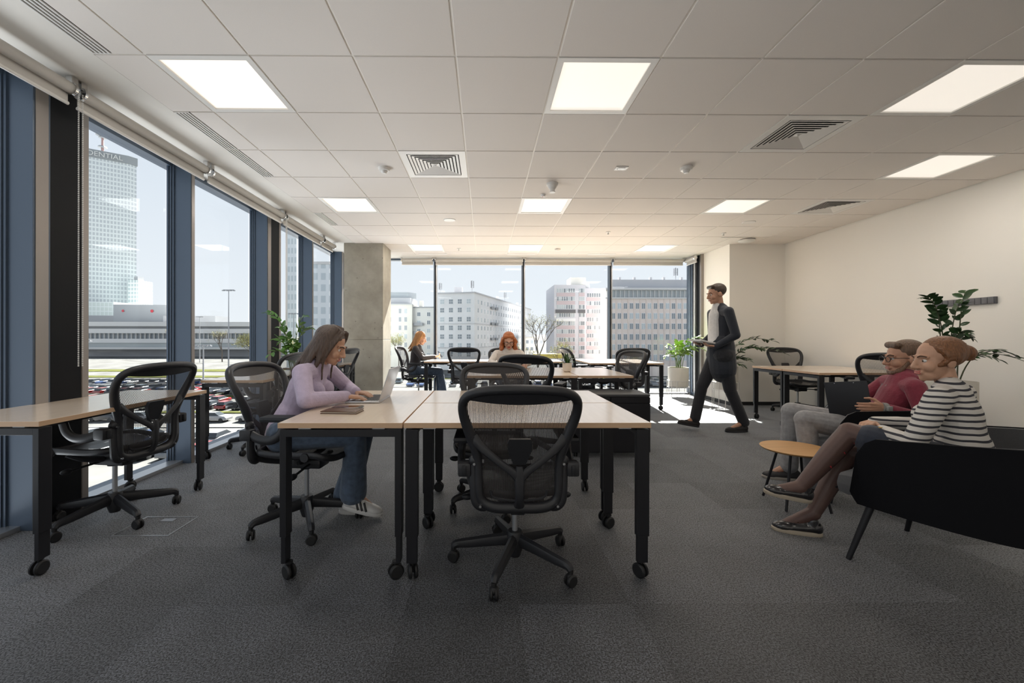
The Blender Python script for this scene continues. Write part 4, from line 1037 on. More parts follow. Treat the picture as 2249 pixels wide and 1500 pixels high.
def person(name_label, J, f, o, hd, sk, top, bottom, k=1.0, female=True, vs_=.0055, legs='trousers', sleeve=1.0, cuff=0, belly=0, flare=0, lip=(.45, .12, .10), glasses=None, brow=(.06, .03, .015), hk=1.0, hand_spec=None, leg_ex=.016, open_front=None):
    """J: joints in world coordinates; o: root location on the floor"""
    root = empty('person', o, name_label, 'person'); f = V(f).normalized(); g = {q: V(w) for q, w in J.items()}
    H = Fr(g['head'], hd[0], hd[1]); b = MB()
    head_shape(b, H, hk, female); b.cap(g['neck'] + V((0, 0, -.03)), H.p(0, -.022 * hk, -.055 * hk), .050 * k, .047 * k, 14)
    torso(b, g['pel'], g['chest'], g['neck'], g['shL'], g['shR'], f, k * .96, -.006, female)
    A = (.044 * k, .036 * k, .024 * k); Lg = (.080 * k, .055 * k, .038 * k)
    for s_ in 'LR':
        limb(b, g['sh' + s_], g['el' + s_], g['wr' + s_], A); hs = hand_spec[s_]; hand(b, g['wr' + s_], *hs, k=.97 * k)
        limb(b, g['hip' + s_], g['kn' + s_], g['an' + s_], Lg)
        calf = g['kn' + s_].lerp(g['an' + s_], .33); b.cap(calf, g['kn' + s_].lerp(g['an' + s_], .6), .056 * k, .044 * k, 12)
        b.cap(g['an' + s_], g['an' + s_] + (g['toe' + s_] - g['an' + s_]) * .7 + V((0, 0, -.01)), .034 * k, .024 * k, 10)
    body = voxel(b, 'body', sk, root, vs_ - .0008, 2, o)
    face_parts(H, root, body, hk, lip=lip, brow=brow, off=o, glasses=glasses)
    t = MB(); torso(t, g['pel'], g['chest'], g['neck'], g['shL'], g['shR'], f, k, .010, female, belly)
    for s_ in 'LR':
        e = g['el' + s_]; wq = e.lerp(g['wr' + s_], sleeve); limb(t, g['sh' + s_], e, wq, (A[0] + .008, A[1] + .006, A[2] + .004 + cuff), .008)
    voxel(t, 'top', top, root, vs_, 4, o)
    if legs == 'trousers':
        q = MB(); q.cap(g['hipL'], g['hipR'], .105 * k + .02, .105 * k + .02, 16); q.cap(g['pel'], g['pel'] + (g['chest'] - g['pel']) * .2, .165 * k, .15 * k, 18, .74, f)
        for s_ in 'LR':
            q.cap(g['hip' + s_], g['kn' + s_], .092 * k + .008, .066 * k + .006, 16); en = g['kn' + s_].lerp(g['an' + s_], 1.0)
            q.cap(g['kn' + s_], en, .068 * k, .048 * k + leg_ex + flare, 16)
        voxel(q, 'trousers', bottom, root, vs_, 4, o)
    return root, H, g
def hair_mesh(root, mb, m, o, vs_=.0055, sm=3, name='hair'): return voxel(mb, name, m, root, vs_, sm, o)
def hair_mat(name, col, var=.35):
    m, n, b = newmat(name); L = n.links.new; t = n.nodes.new('ShaderNodeTexCoord'); mp = n.nodes.new('ShaderNodeMapping'); mp.inputs['Scale'].default_value = (60, 60, 6); L(t.outputs['Object'], mp.inputs[0])
    a = n.nodes.new('ShaderNodeTexNoise'); a.inputs['Scale'].default_value = 2.5; a.inputs['Detail'].default_value = 4; L(mp.outputs[0], a.inputs['Vector'])
    r = n.nodes.new('ShaderNodeValToRGB'); r.color_ramp.elements[0].position = .3; r.color_ramp.elements[0].color = (*[c * (1 - var) for c in col], 1); r.color_ramp.elements[1].position = .7; r.color_ramp.elements[1].color = (*[c * (1 + var) for c in col], 1)
    L(a.outputs['Fac'], r.inputs[0]); L(r.outputs[0], b.inputs['Base Color']); b.inputs['Roughness'].default_value = .42
    bp = n.nodes.new('ShaderNodeBump'); bp.inputs['Strength'].default_value = .6; bp.inputs['Distance'].default_value = .01; L(a.outputs['Fac'], bp.inputs['Height']); L(bp.outputs[0], b.inputs['Normal']); return m
def strands(mb, paths, r0=.013, r1=.006, n=7):
    for P in paths:
        Q = smooth_path(P, k=3); m_ = len(Q)
        mb.tube(Q, [r0 + (r1 - r0) * (i / (m_ - 1)) ** 1.5 for i in range(m_)], n)
def hair_fall(H, w, back, down, n=16, seed=1, wave=0.0, front=True, pull=V((0, 0, 0))):
    rnd = random.Random(seed); out = []
    for i in range(n):
        u = -1 + 2 * i / (n - 1); a = u * 1.9                       # round the head from one temple over the back to the other
        x, y = math.sin(a), -math.cos(a); rad = .088
        top = H.p(x * .035, .01 + y * .03, .128); q1 = H.p(x * rad * .85, y * .075 - .01, .075); q2 = H.p(x * (rad + .004), y * .088 - .02, -.01); L = down * rnd.uniform(.85, 1.1)
        g1 = q2 + V((0, 0, -L * .45)) - H.f * back * .35 + pull * .45 + V((rnd.gauss(0, .006), rnd.gauss(0, .006), 0)); g2 = q2 + V((0, 0, -L)) - H.f * back + pull + V((rnd.gauss(0, .012), rnd.gauss(0, .012), 0))
        w_ = V((math.sin(i * 2.1), math.cos(i * 1.7), 0)) * wave
        out.append([top, q1, q2, g1 + w_, g1.lerp(g2, .5) - w_, g2 + w_ * .5])
    return out
SK1, SK2, SK3, SK4 = skin('fair_skin', (.52, .30, .20)), skin('rosy_skin', (.60, .33, .22)), skin('sheer_black_tights_over_skin', (.10, .055, .045)), skin('warm_skin', (.48, .26, .17))
dn = V((0, 0, -1))
# --- woman in the lilac jumper typing at the front cluster
o = (-1.14, 2.61, 0)
lilac = cloth('lilac_fine_knit', (.50, .42, .56), 160); jeans = cloth('blue_denim', (.085, .12, .18), 300, .2, .25)
J = dict(head=(-1.0, 2.63, 1.125), neck=(-1.085, 2.63, .995), chest=(-1.14, 2.62, .87), pel=(-1.25, 2.60, .60), shL=(-1.09, 2.80, .965), shR=(-1.10, 2.45, .965), elL=(-.99, 2.95, .815), elR=(-1.02, 2.32, .822),
         wrL=(-.875, 2.76, .812), wrR=(-.875, 2.56, .812), hipL=(-1.22, 2.69, .575), hipR=(-1.22, 2.51, .575), knL=(-.80, 2.72, .575), knR=(-.80, 2.52, .575), anL=(-.93, 2.74, .13), anR=(-.86, 2.66, .17), toeL=(-.80, 2.74, .03), toeR=(-.70, 2.68, .04))
root, H, g = person('woman in a lilac jumper and flared jeans leaning over a laptop, long brown hair', J, (.96, 0, -.25), o, ((.93, -.02, -.38), (.35, 0, .93)), SK1, lilac, jeans, .93, True, .005, flare=.03, leg_ex=.012, brow=(.05, .03, .02),
        hand_spec={'L': ((.95, -.25, -.12), (0, 0, -1), (0, -1, .1), .22), 'R': ((.95, .25, -.12), (0, 0, -1), (0, 1, .1), .22)})
white_sh = mat('white_leather', (.72, .71, .70), .4); blk = mat('black_leather_stripe', (.015, .015, .018), .4)
shoe(root, (-.985, 2.745, .0), (-.725, 2.76, .0), um=white_sh, sole=mat('white_rubber_sole', (.62, .61, .60), .5), stripes=blk, laces=white_sh, off=o, name='trainer')
shoe(root, (-.925, 2.63, .085), (-.675, 2.665, .012), um=white_sh, sole=white_sh, stripes=blk, laces=white_sh, off=o, name='trainer', up=(.28, 0, .96))
h = MB(); P_ = H.p
h.ell(P_(0, -.022, .045), (.083, .098, .088), 16, 12, H.M); h.cap(P_(0, -.06, .0), P_(0, -.075, -.10), .070, .055, 14, .6, H.f)
strands(h, hair_fall(H, .088, .03, .26, 20, 1, .006, pull=V((-.10, 0, .03))), .0155, .007)
strands(h, [[P_(s_ * .03, .06, .115), P_(s_ * .070, .055, .06), P_(s_ * .082, .035, -.03), P_(s_ * .078, .03, -.11) , P_(s_ * .07, .03, -.19) + V((.02, 0, -.03))] for s_ in (-1, 1)] + [[P_(s_ * .02, .05, .12), P_(s_ * .075, .035, .05), P_(s_ * .085, .015, -.04), P_(s_ * .085, .0, -.12), P_(s_ * .08, -.01, -.20)] for s_ in (-1, 1)], .013, .006)
hair_mesh(root, h, hair_mat('long_brown_hair', (.085, .055, .040)), o)

# --- woman in the black shirt, side-on by the back windows
o = (-1.24, 7.46, 0); blackshirt = cloth('black_shirt', (.030, .026, .030)); 
J = dict(head=(-1.185, 7.45, 1.16), neck=(-1.235, 7.45, 1.01), chest=(-1.26, 7.45, .88), pel=(-1.30, 7.46, .60), shL=(-1.25, 7.62, .975), shR=(-1.25, 7.28, .975), elL=(-1.16, 7.68, .80), elR=(-1.12, 7.22, .81),
         wrL=(-.93, 7.46, .83), wrR=(-.92, 7.34, .83), hipL=(-1.27, 7.54, .57), hipR=(-1.27, 7.37, .57), knL=(-.86, 7.53, .56), knR=(-.82, 7.36, .56), anL=(-.84, 7.53, .11), anR=(-.74, 7.38, .11), toeL=(-.70, 7.53, .04), toeR=(-.60, 7.38, .04))
root, H, g = person('woman in a black shirt with long fair hair looking at her phone', J, (1, 0, -.1), o, ((.96, 0, -.28), (.25, 0, .97)), SK2, blackshirt, jeans, .93, True, .007, brow=(.2, .1, .05),
        hand_spec={'L': ((.9, -.35, .1), (0, -.3, -1), (0, -1, .5), .5), 'R': ((.95, .2, .15), (0, .3, 1), (0, 1, .4), .6)})
for (a, b) in (((-.88, 7.53, 0), (-.64, 7.53, 0)), ((-.78, 7.38, 0), (-.54, 7.38, 0))): shoe(root, a, b, um=white_sh, sole=white_sh, off=o)
h = MB(); P_ = H.p; h.ell(P_(0, -.02, .045), (.086, .100, .090), 16, 12, H.M)
strands(h, hair_fall(H, .088, .04, .25, 16, 2, .004, pull=V((-.07, 0, 0))), .016, .008)
h.cap(P_(0, -.07, .03), V((-1.30, 7.45, .98)), .082, .078, 14, .6, H.f); h.cap(V((-1.30, 7.45, .98)), V((-1.35, 7.45, .84)), .075, .035, 14, .5, V((1, 0, 0)))
hair_mesh(root, h, hair_mat('reddish_blonde_hair', (.36, .17, .06)), o, .007)
t = empty('phone', (-.815, 7.40, .868), 'dark phone in the hands of the woman in the black shirt', 'phone', None, math.radians(80)); t.rotation_euler.x = -.6
MB().box(-.036, -.004, -.065, .036, .004, .075, .003).build('body', M['screen'], t)

# --- red-haired woman with glasses behind the laptop
o = (.33, 6.04, 0); beige = cloth('pale_beige_jacket', (.62, .57, .52))
J = dict(head=(.335, 5.86, 1.125), neck=(.335, 5.90, .985), chest=(.335, 5.93, .86), pel=(.335, 6.06, .60), shL=(.505, 5.90, .945), shR=(.165, 5.90, .945), elL=(.60, 5.68, .825), elR=(.07, 5.68, .825),
         wrL=(.535, 5.47, .815), wrR=(.19, 5.48, .815), hipL=(.42, 6.02, .57), hipR=(.25, 6.02, .57), knL=(.42, 5.62, .57), knR=(.25, 5.62, .57), anL=(.42, 5.70, .11), anR=(.25, 5.66, .11), toeL=(.42, 5.56, .04), toeR=(.25, 5.52, .04))
root, H, g = person('red-haired woman in glasses and a pale jacket, facing the camera behind a laptop', J, (0, -1, -.1), o, ((0, -.95, -.3), (0, -.25, .97)), SK2, beige, jeans, .93, True, .006, lip=(.5, .10, .08), glasses='glasses_dark', brow=(.18, .07, .03),
        hand_spec={'L': ((-.15, -.95, -.1), (0, 0, -1), (-1, 0, 0), .3), 'R': ((.3, -.9, -.1), (0, 0, -1), (1, 0, 0), .3)})
for x in (.42, .25): shoe(root, (x, 5.72, 0), (x, 5.47, 0), um=blk, sole=blk, off=o)
h = MB(); P_ = H.p; h.ell(P_(0, -.03, .05), (.088, .098, .088), 16, 12, H.M); rr = random.Random(3)
h.cap(P_(-.055, .045, .078), P_(.055, .045, .078), .028, .028, 12)
for s_ in (-1, 1):
    for q in range(7):
        x = s_ * (.078 + .022 * rr.random()); y = -.06 + .09 * rr.random(); a = P_(x * .9, y, .03)
        p0 = a
        for z in range(6):
            p1 = P_(x + s_ * .012 * z / 3 + .012 * math.sin(z * 2 + q), y + .012 * math.cos(z * 2.4 + q), .03 - .042 * (z + 1)); h.cap(p0, p1, .022, .022 if z < 5 else .012, 8); p0 = p1
h.cap(P_(0, -.07, .02), P_(0, -.07, -.18), .08, .06, 14, .5, H.f)
hair_mesh(root, h, hair_mat('curly_red_hair', (.42, .12, .030), .45), o, .006, 2)
MB().tube([V((-.05, -.0, 0)) + V((.335, 5.86, .98)) - V(o) + V((.03, -.05, 0)), V((.335, 5.80, .93)) - V(o)], .004, 6).build('collar_edge', M['white_metal'], root) if False else None

# --- man in the red hoodie in the far armchair
o = (2.9, 3.0, 0); F_ = V((-.85, .53, 0)); red = cloth('burgundy_hoodie_fleece', (.20, .022, .042)); greyj = cloth('light_grey_denim', (.27, .265, .27), 300, .2, .2)
J = dict(head=(3.06, 2.96, 1.03), neck=(3.06, 2.95, .885), chest=(3.03, 2.96, .76), pel=(2.90, 3.02, .50), shL=(2.97, 2.79, .835), shR=(3.10, 3.12, .835), elL=(2.96, 2.70, .62), elR=(2.95, 3.22, .66),
         wrL=(2.74, 2.78, .70), wrR=(2.71, 3.10, .69), hipL=(2.82, 2.95, .49), hipR=(2.90, 3.11, .49), knL=(2.42, 3.06, .56), knR=(2.54, 3.36, .57), anL=(2.44, 3.02, .12), anR=(2.52, 3.36, .12), toeL=(2.31, 3.08, .04), toeR=(2.40, 3.42, .04))
root, H, g = person('bearded man in a burgundy hoodie and grey jeans holding a black clipboard', J, F_ + V((0, 0, .3)), o, ((-.93, .25, -.05), (0, 0, 1)), SK4, red, greyj, 1.02, False, .005, lip=(.4, .15, .12), glasses='glasses_dark', belly=.012, hk=1.06, sleeve=.85,
        hand_spec={'L': ((-.95, .10, -.05), (.3, .95, 0), (0, .2, 1), .35), 'R': ((-.6, -.45, -.35), (.5, -.85, 0), (0, -.2, 1), .5)})
sh_d = mat('dark_running_shoe', (.03, .028, .03), .6, bump=.2, bscale=300); sole_w = mat('pale_rubber_sole', (.35, .32, .28), .6); rl = mat('red_laces', (.45, .03, .04), .6)
shoe(root, (2.60, 3.33, 0), (2.34, 3.43, 0), um=sh_d, sole=sole_w, laces=rl, off=o, name='running_shoe'); shoe(root, (2.53, 2.99, 0), (2.27, 3.09, 0), um=sh_d, sole=sole_w, laces=rl, off=o, name='running_shoe')
h = MB(); P_ = H.p; h.ell(P_(0, -.030, .054), (.089, .103, .086), 16, 12, H.M); h.cap(P_(-.045, .055, .10), P_(.045, .055, .10), .026, .026, 10)
hair_mesh(root, h, hair_mat('short_brown_hair', (.13, .075, .045)), o, .006)
h = MB(); h.cap(P_(-.045, .055, -.088), P_(.045, .055, -.088), .022, .022, 10); h.cap(P_(-.02, .072, -.10), P_(.02, .072, -.10), .020, .020, 10)
for s_ in (-1, 1): h.cap(P_(s_ * .052, .045, -.08), P_(s_ * .070, .012, -.03), .016, .012, 10)
hair_mesh(root, h, hair_mat('brown_beard', (.16, .09, .055)), o, .005, name='beard')
g_ = cloth('grey_hood_lining', (.30, .28, .27)); m = MB(); nk = V(g['neck']) - V(o); H0 = Fr((0, 0, 0), F_)
ring = [nk + H0.s * math.cos(q * PI / 8) * .095 + H0.f * (math.sin(q * PI / 8) * .085 - .005) + V((0, 0, -.02 - .035 * math.sin(q * PI / 8))) for q in range(16)]
m.tube(ring, [.028 if q > 8 else .016 for q in range(16)], 8, True); m.build('hood', red, root)
for s_ in (-1, 1):
    MB().tube(smooth_path([nk + H0.s * s_ * .05 + H0.f * .105 + V((0, 0, -.05)), nk + H0.s * s_ * .045 + H0.f * .145 + V((0, 0, -.14)), nk + H0.s * s_ * .04 + H0.f * .15 + V((0, 0, -.24))]), .005, 6).build('drawstring', g_, root)
m = MB(); wl = V(g['wrL']) - V(o); m.tube([wl + V((.016, -.002, -.001)), wl + V((-.012, .002, .001))], .034, 16); m.build('watch_strap', mat('grey_watch_strap', (.25, .25, .24), .5), root)
m = MB().box(wl.x - .012, wl.y - .046, wl.z - .016, wl.x + .020, wl.y - .030, wl.z + .016, .003); m.build('watch_face', mat('watch_face', (.35, .36, .34), .3), root)
t = empty('clipboard', (2.655, 2.955, .70), 'black clipboard held upright by the man in the burgundy hoodie', 'clipboard'); Z_ = (V((-.10, .10, .99))).normalized(); X_ = V((.55, -.83, 0)).normalized(); Y_ = Z_.cross(X_).normalized(); X_ = Y_.cross(Z_)
t.matrix_world = Matrix(((X_.x, Y_.x, Z_.x, 2.655), (X_.y, Y_.y, Z_.y, 2.955), (X_.z, Y_.z, Z_.z, .70), (0, 0, 0, 1)))
MB().box(-.125, -.003, -.16, .125, .003, .16, .002).build('board', M['black'], t)
for x in (-.06, .05): MB().lathe([(0, -.006), (.004, -.006), (.004, .006), (0, .006)], (x, 0, .15), 8, 'y').build('rivet', M['chrome'], t)

# --- woman in the striped jumper in the near armchair
o = (2.37, 2.07, 0); F_ = V((-.66, .75, 0)).normalized()
def stripe_mat():
    m, n, b = newmat('striped_knit'); L = n.links.new; t = n.nodes.new('ShaderNodeTexCoord'); s_ = n.nodes.new('ShaderNodeSeparateXYZ'); L(t.outputs['Object'], s_.inputs[0])
    no = n.nodes.new('ShaderNodeTexNoise'); no.inputs['Scale'].default_value = 5; L(t.outputs['Object'], no.inputs['Vector'])
    a = n.nodes.new('ShaderNodeMath'); a.operation = 'MULTIPLY_ADD'; L(no.outputs['Fac'], a.inputs[0]); a.inputs[1].default_value = .035; L(s_.outputs['Z'], a.inputs[2])
    d = n.nodes.new('ShaderNodeMath'); d.operation = 'DIVIDE'; L(a.outputs[0], d.inputs[0]); d.inputs[1].default_value = .030
    f = n.nodes.new('ShaderNodeMath'); f.operation = 'FRACT'; L(d.outputs[0], f.inputs[0]); c = n.nodes.new('ShaderNodeMath'); c.operation = 'LESS_THAN'; L(f.outputs[0], c.inputs[0]); c.inputs[1].default_value = .36
    mx = n.nodes.new('ShaderNodeMixRGB'); mx.inputs[1].default_value = (.62, .59, .55, 1); mx.inputs[2].default_value = (.035, .035, .045, 1); L(c.outputs[0], mx.inputs[0]); L(mx.outputs[0], b.inputs['Base Color']); b.inputs['Roughness'].default_value = .85
    bp = n.nodes.new('ShaderNodeBump'); bp.inputs['Strength'].default_value = .3; bp.inputs['Distance'].default_value = .02; L(no.outputs['Fac'], bp.inputs['Height']); L(bp.outputs[0], b.inputs['Normal']); return m
navy = cloth('navy_denim_skirt', (.022, .028, .045), 300, .2)
J = dict(head=(2.42, 2.16, 1.06), neck=(2.45, 2.13, .915), chest=(2.455, 2.11, .78), pel=(2.44, 2.04, .54), shL=(2.28, 2.03, .875), shR=(2.62, 2.22, .875), elL=(2.17, 2.05, .64), elR=(2.60, 2.42, .66),
         wrL=(2.20, 2.24, .665), wrR=(2.40, 2.50, .66), hipL=(2.37, 1.99, .52), hipR=(2.50, 2.10, .52), knL=(2.10, 2.33, .635), knR=(2.17, 2.42, .50), anL=(1.87, 2.40, .295), anR=(1.96, 2.42, .13), toeL=(1.70, 2.45, .26), toeR=(1.82, 2.50, .03))
root, H, g = person('woman in a striped jumper and black tights, legs crossed, in the near armchair', J, F_, o, ((-.95, .25, -.05), (0, 0, 1)), SK1, stripe_mat(), navy, .93, True, .005, legs='bare', brow=(.1, .05, .03), sleeve=.97,
        hand_spec={'L': ((.2, .9, -.1), (0, 0, -1), (.9, 0, 0), .5), 'R': ((-.8, -.3, -.1), (0, 0, -1), (0, -.9, 0), .5)})
q = MB()
for s_ in 'LR':
    a, b, c = g['hip' + s_], g['kn' + s_], g['an' + s_]; q.cap(a, b, .084, .0575, 14); q.cap(b, b.lerp(c, .35), .056, .056, 14); q.cap(b.lerp(c, .35), c, .056, .037, 14); q.cap(c, c + (g['toe' + s_] - c) * .8 + V((0, 0, -.01)), .040, .029, 12)
voxel(q, 'tights', SK3, root, .005, 3, o)
q = MB(); q.cap(g['hipL'], g['hipR'], .125, .125, 16)
for s_ in 'LR': q.cap(g['hip' + s_], g['hip' + s_].lerp(g['kn' + s_], .78), .105, .085, 16)
q.cap(g['hipL'].lerp(g['knL'], .7), g['hipR'].lerp(g['knR'], .7), .085, .08, 14)
voxel(q, 'skirt', navy, root, .006, 4, o)
q = MB().ell(g['hipL'].lerp(g['knL'], .72) - V(o) + V((-.02, -.03, .088)), (.009, .009, .004), 10, 6); q.build('skirt_button', mat('brass_button', (.6, .4, .15), .3, metal=1), root)
for i, (u, w_) in enumerate(((.12, .058), (.30, .058), (.55, .052))):
    pt = g['knL'].lerp(g['anL'], u) - V(o) + V((-.010, -w_ * .86, w_ * .5)); MB().add([pt, pt + V((.016, -.004, -.012)), pt + V((.022, -.008, -.045)), pt + V((.004, -.004, -.022))], [(0, 1, 2, 3)]).build('tights_motif', rl, root, False)
shb = mat('black_patent_leather', (.02, .019, .021), .22, coat=.5); so2 = mat('cream_shoe_edge', (.42, .36, .28), .6)
shoe(root, (1.925, 2.385, .205), (1.68, 2.45, .245), um=shb, sole=so2, laces=shb, off=o, up=(.15, -.1, .98), name='lace_up_shoe', w=.038); shoe(root, (2.005, 2.40, 0), (1.765, 2.50, .0), um=shb, sole=so2, laces=shb, off=o, name='lace_up_shoe', w=.038)
h = MB(); P_ = H.p; h.ell(P_(0, -.028, .045), (.082, .098, .086), 16, 12, H.M)
bun = P_(0, -.125, .035); h.ell(bun, .040, 12, 8)
for q in range(18):
    a = -2.3 + 4.6 * q / 17; x, y = math.sin(a), math.cos(a); st_ = P_(x * .080, (-y * .06 if abs(a) > 1.6 else .035 * y + .015), .02 + .065 * y)
    strands(h, [[st_, P_(x * .075, -.05, .03 + .055 * y), bun + (st_ - bun) * .18]], .012, .009)
for q in range(5): a = q * 1.25; strands(h, [[bun + V((math.cos(a + t_) * .034, math.sin(t_ * 2 + a) * .02, math.sin(a + t_) * .034)) for t_ in (0, .8, 1.6, 2.4)]], .011, .010)
hair_mesh(root, h, hair_mat('chestnut_hair', (.20, .085, .035)), o)

# --- man walking past the corner window
o = (2.98, 5.14, 0); navyj = cloth('dark_navy_jacket', (.018, .022, .032)); darkt = cloth('black_trousers', (.016, .017, .022))
J = dict(head=(2.93, 5.15, 1.73), neck=(2.98, 5.15, 1.57), chest=(3.0, 5.15, 1.40), pel=(2.99, 5.15, 1.02), shL=(2.97, 4.95, 1.50), shR=(2.99, 5.35, 1.50), elL=(3.03, 4.90, 1.21), elR=(3.03, 5.42, 1.21),
         wrL=(2.83, 4.99, 1.07), wrR=(2.82, 5.30, 1.09), hipL=(2.98, 5.06, .96), hipR=(2.99, 5.24, .96), knL=(3.06, 5.07, .53), knR=(2.80, 5.24, .56), anL=(3.24, 5.08, .12), anR=(2.71, 5.24, .14), toeL=(3.02, 5.07, .03), toeR=(2.50, 5.24, .06))
root, H, g = person('man in a dark jacket walking past the corner window, holding a pale folder', J, (-1, 0, 0), o, ((-.98, 0, -.15), (-.1, 0, 1)), SK4, navyj, darkt, 1.0, False, .006, lip=(.4, .16, .13), hk=1.06,
        hand_spec={'L': ((-.9, .3, .1), (0, .2, 1), (-.2, .9, 0), .4), 'R': ((-.9, -.3, .1), (0, -.2, 1), (-.2, -.9, 0), .4)})
bs = mat('black_suede', (.02, .018, .018), .8); shoe(root, (3.29, 5.08, 0), (3.0, 5.07, 0), um=bs, sole=blk, off=o, h=.085, laces=blk, w=.046); shoe(root, (2.76, 5.24, .02), (2.48, 5.24, .07), um=bs, sole=blk, off=o, h=.085, laces=blk, w=.046, up=(.2, 0, 1))
h = MB(); P_ = H.p; h.ell(P_(0, -.030, .052), (.088, .104, .088), 16, 12, H.M); h.cap(P_(-.045, .055, .10), P_(.045, .055, .10), .026, .026, 10)
hair_mesh(root, h, hair_mat('short_dark_hair', (.05, .03, .02)), o, .006)
m = MB(); m.cap(V((.01, .01, 1.08)), V((.025, .01, .80)), .185, .195, 18, .78, V((1, 0, 0))); voxel(m, 'coat_skirt', navyj, root, .007)
m = MB(); m.cap(V((-.075, .01, 1.16)), V((-.068, .01, 1.46)), .092, .088, 16, .72, V((1, 0, 0))); m.cap(V((-.05, .01, 1.5)), V((-.035, .01, 1.57)), .07, .06, 14); voxel(m, 'white_shirt_front', cloth('white_shirt', (.68, .67, .66)), root, .006, 3)
t = empty('folder', (2.76, 5.15, 1.115), 'pale grey open folder in the hands of the walking man', 'folder'); t.rotation_euler = (0, math.radians(12), 0)
MB().box(-.12, -.17, 0, .10, .17, .012, .002).build('cover', mat('pale_card', (.60, .59, .58), .6), t)
MB().box(-.11, -.16, .0125, .09, .16, .02).build('papers', white_sh, t, False)
# ------------------------------------------------------------------ the city outside
GZ = -11.5
M['asphalt'] = mat('pale_asphalt', (.115, .115, .112), 1.0, spec=0.0, var=.25, vscale=.15, coords='Object')
M['lawn'] = mat('spring_grass', (.07, .075, .028), 1.0, spec=0.0, var=.3, vscale=.4)
M['kerb'] = mat('light_kerb', (.14, .14, .13), .8)
M['fac_a'] = mat('grey_render', (.70, .70, .71), .85, var=.06, vscale=.2)  # building and pane colours from here are lightened to paint in distance haze
M['fac_b'] = mat('cream_render', (.80, .77, .70), .85, var=.06, vscale=.2)
M['fac_c'] = mat('grey_cladding', (.62, .62, .66), .8); M['fac_p'] = mat('dull_pink_cladding', (.56, .47, .49), .8)
M['fac_d'] = mat('beige_stone_cladding', (.72, .64, .60), .85, var=.06, vscale=.3)
M['win_w'] = mat('white_window_frame', (.80, .81, .82), .6); M['win_g'] = mat('dark_window_pane', (.22, .25, .28), .15); M['win_l'] = mat('pale_window_pane', (.45, .50, .53), .15)
M['roofm'] = mat('grey_roof_sheet', (.50, .50, .52), .7); M['conc_l'] = mat('pale_concrete', (.60, .60, .60), .85); M['steel'] = mat('grey_steel', (.33, .34, .36), .5)
g = MB().box(-900, 22, GZ - 1, 900, 1400, GZ).build('ground', M['asphalt'], None, False); tag(g, kind='structure')
for i, (x0, y0, x1, y1) in enumerate(((-190, 86, -8, 88.5), (-120, 68, -10, 69.5), (-60, 123, 90, 127), (-200, 128, -60, 134), (-240, 150, -70, 160))):
    o = MB().box(x0, y0, GZ, x1, y1, GZ + .15).build('grass_verge', M['lawn'], g, False)
for (x0, y0, x1, y1) in ((-150, 57.2, -8, 57.5), (-60, 121.5, 90, 122), (-200, 103.5, -10, 104)): MB().box(x0, y0, GZ, x1, y1, GZ + .14).build('kerb', M['kerb'], g, False)

def win_mesh(w, h, bars=(1, 1)):
    f = MB().box(-w / 2, -.12, -h / 2, w / 2, .06, h / 2).mesh('window', M['win_w'], False)
    p = MB(); t = .09
    nx_, nz_ = bars
    for i in range(nx_ + 1):
        for j in range(nz_ + 1):
            a = -w / 2 + t + (w - t) * i / (nx_ + 1); b = a + (w - t) / (nx_ + 1) - t; c = -h / 2 + t + (h - t) * j / (nz_ + 1); d = c + (h - t) / (nz_ + 1) - t
            p.box(a, -.135, c, b, -.12, d)
    return f, p.mesh('pane', M['win_g'], False), p.mesh('pane', M['win_l'], False)
def win_row(root, ro, p0, p1, us, zs, wm, panes=True, seed=0, skip=0):
    """windows on the wall from p0 to p1 (world xy); us fractions, zs heights"""
    rnd = random.Random(seed); a, b = V((*p0, 0)), V((*p1, 0)); d = (b - a); ang = math.atan2(d.y, d.x)
    for z in zs:
        for u in us:
            if rnd.random() < skip: continue
            o = bpy.data.objects.new('window', wm[0]); COL.objects.link(o); o.parent = root; q = a + d * u - V(ro); o.location = (q.x, q.y, z); o.rotation_euler.z = ang
            if panes:
                c = bpy.data.objects.new('pane', wm[1] if rnd.random() < .6 else wm[2]); COL.objects.link(c); c.parent = o
def block(root, ro, poly, z0, z1, m, name='wall'):
    return MB().prism([(x - ro[0], y - ro[1]) for x, y in poly], z0, z1).build(name, m, root, False)
def fr(n, a=.0, b=1.0): return [a + (b - a) * (i + .5) / n for i in range(n)]
def antenna(root, ro, x, y, z, h, name='antenna'):
    m = MB().tube([(x - ro[0], y - ro[1], z), (x - ro[0], y - ro[1], z + h)], .12, 6)
    for k in range(3):
        a = k * 2.1; m.box(x - ro[0] + math.cos(a) * .6 - .15, y - ro[1] + math.sin(a) * .6 - .15, z + h * .35, x - ro[0] + math.cos(a) * .6 + .15, y - ro[1] + math.sin(a) * .6 + .15, z + h * .95)
        m.tube([(x - ro[0], y - ro[1], z + h * .6), (x - ro[0] + math.cos(a) * .6, y - ro[1] + math.sin(a) * .6, z + h * .6)], .05, 4)
    return m.build(name, M['steel'], root, False)
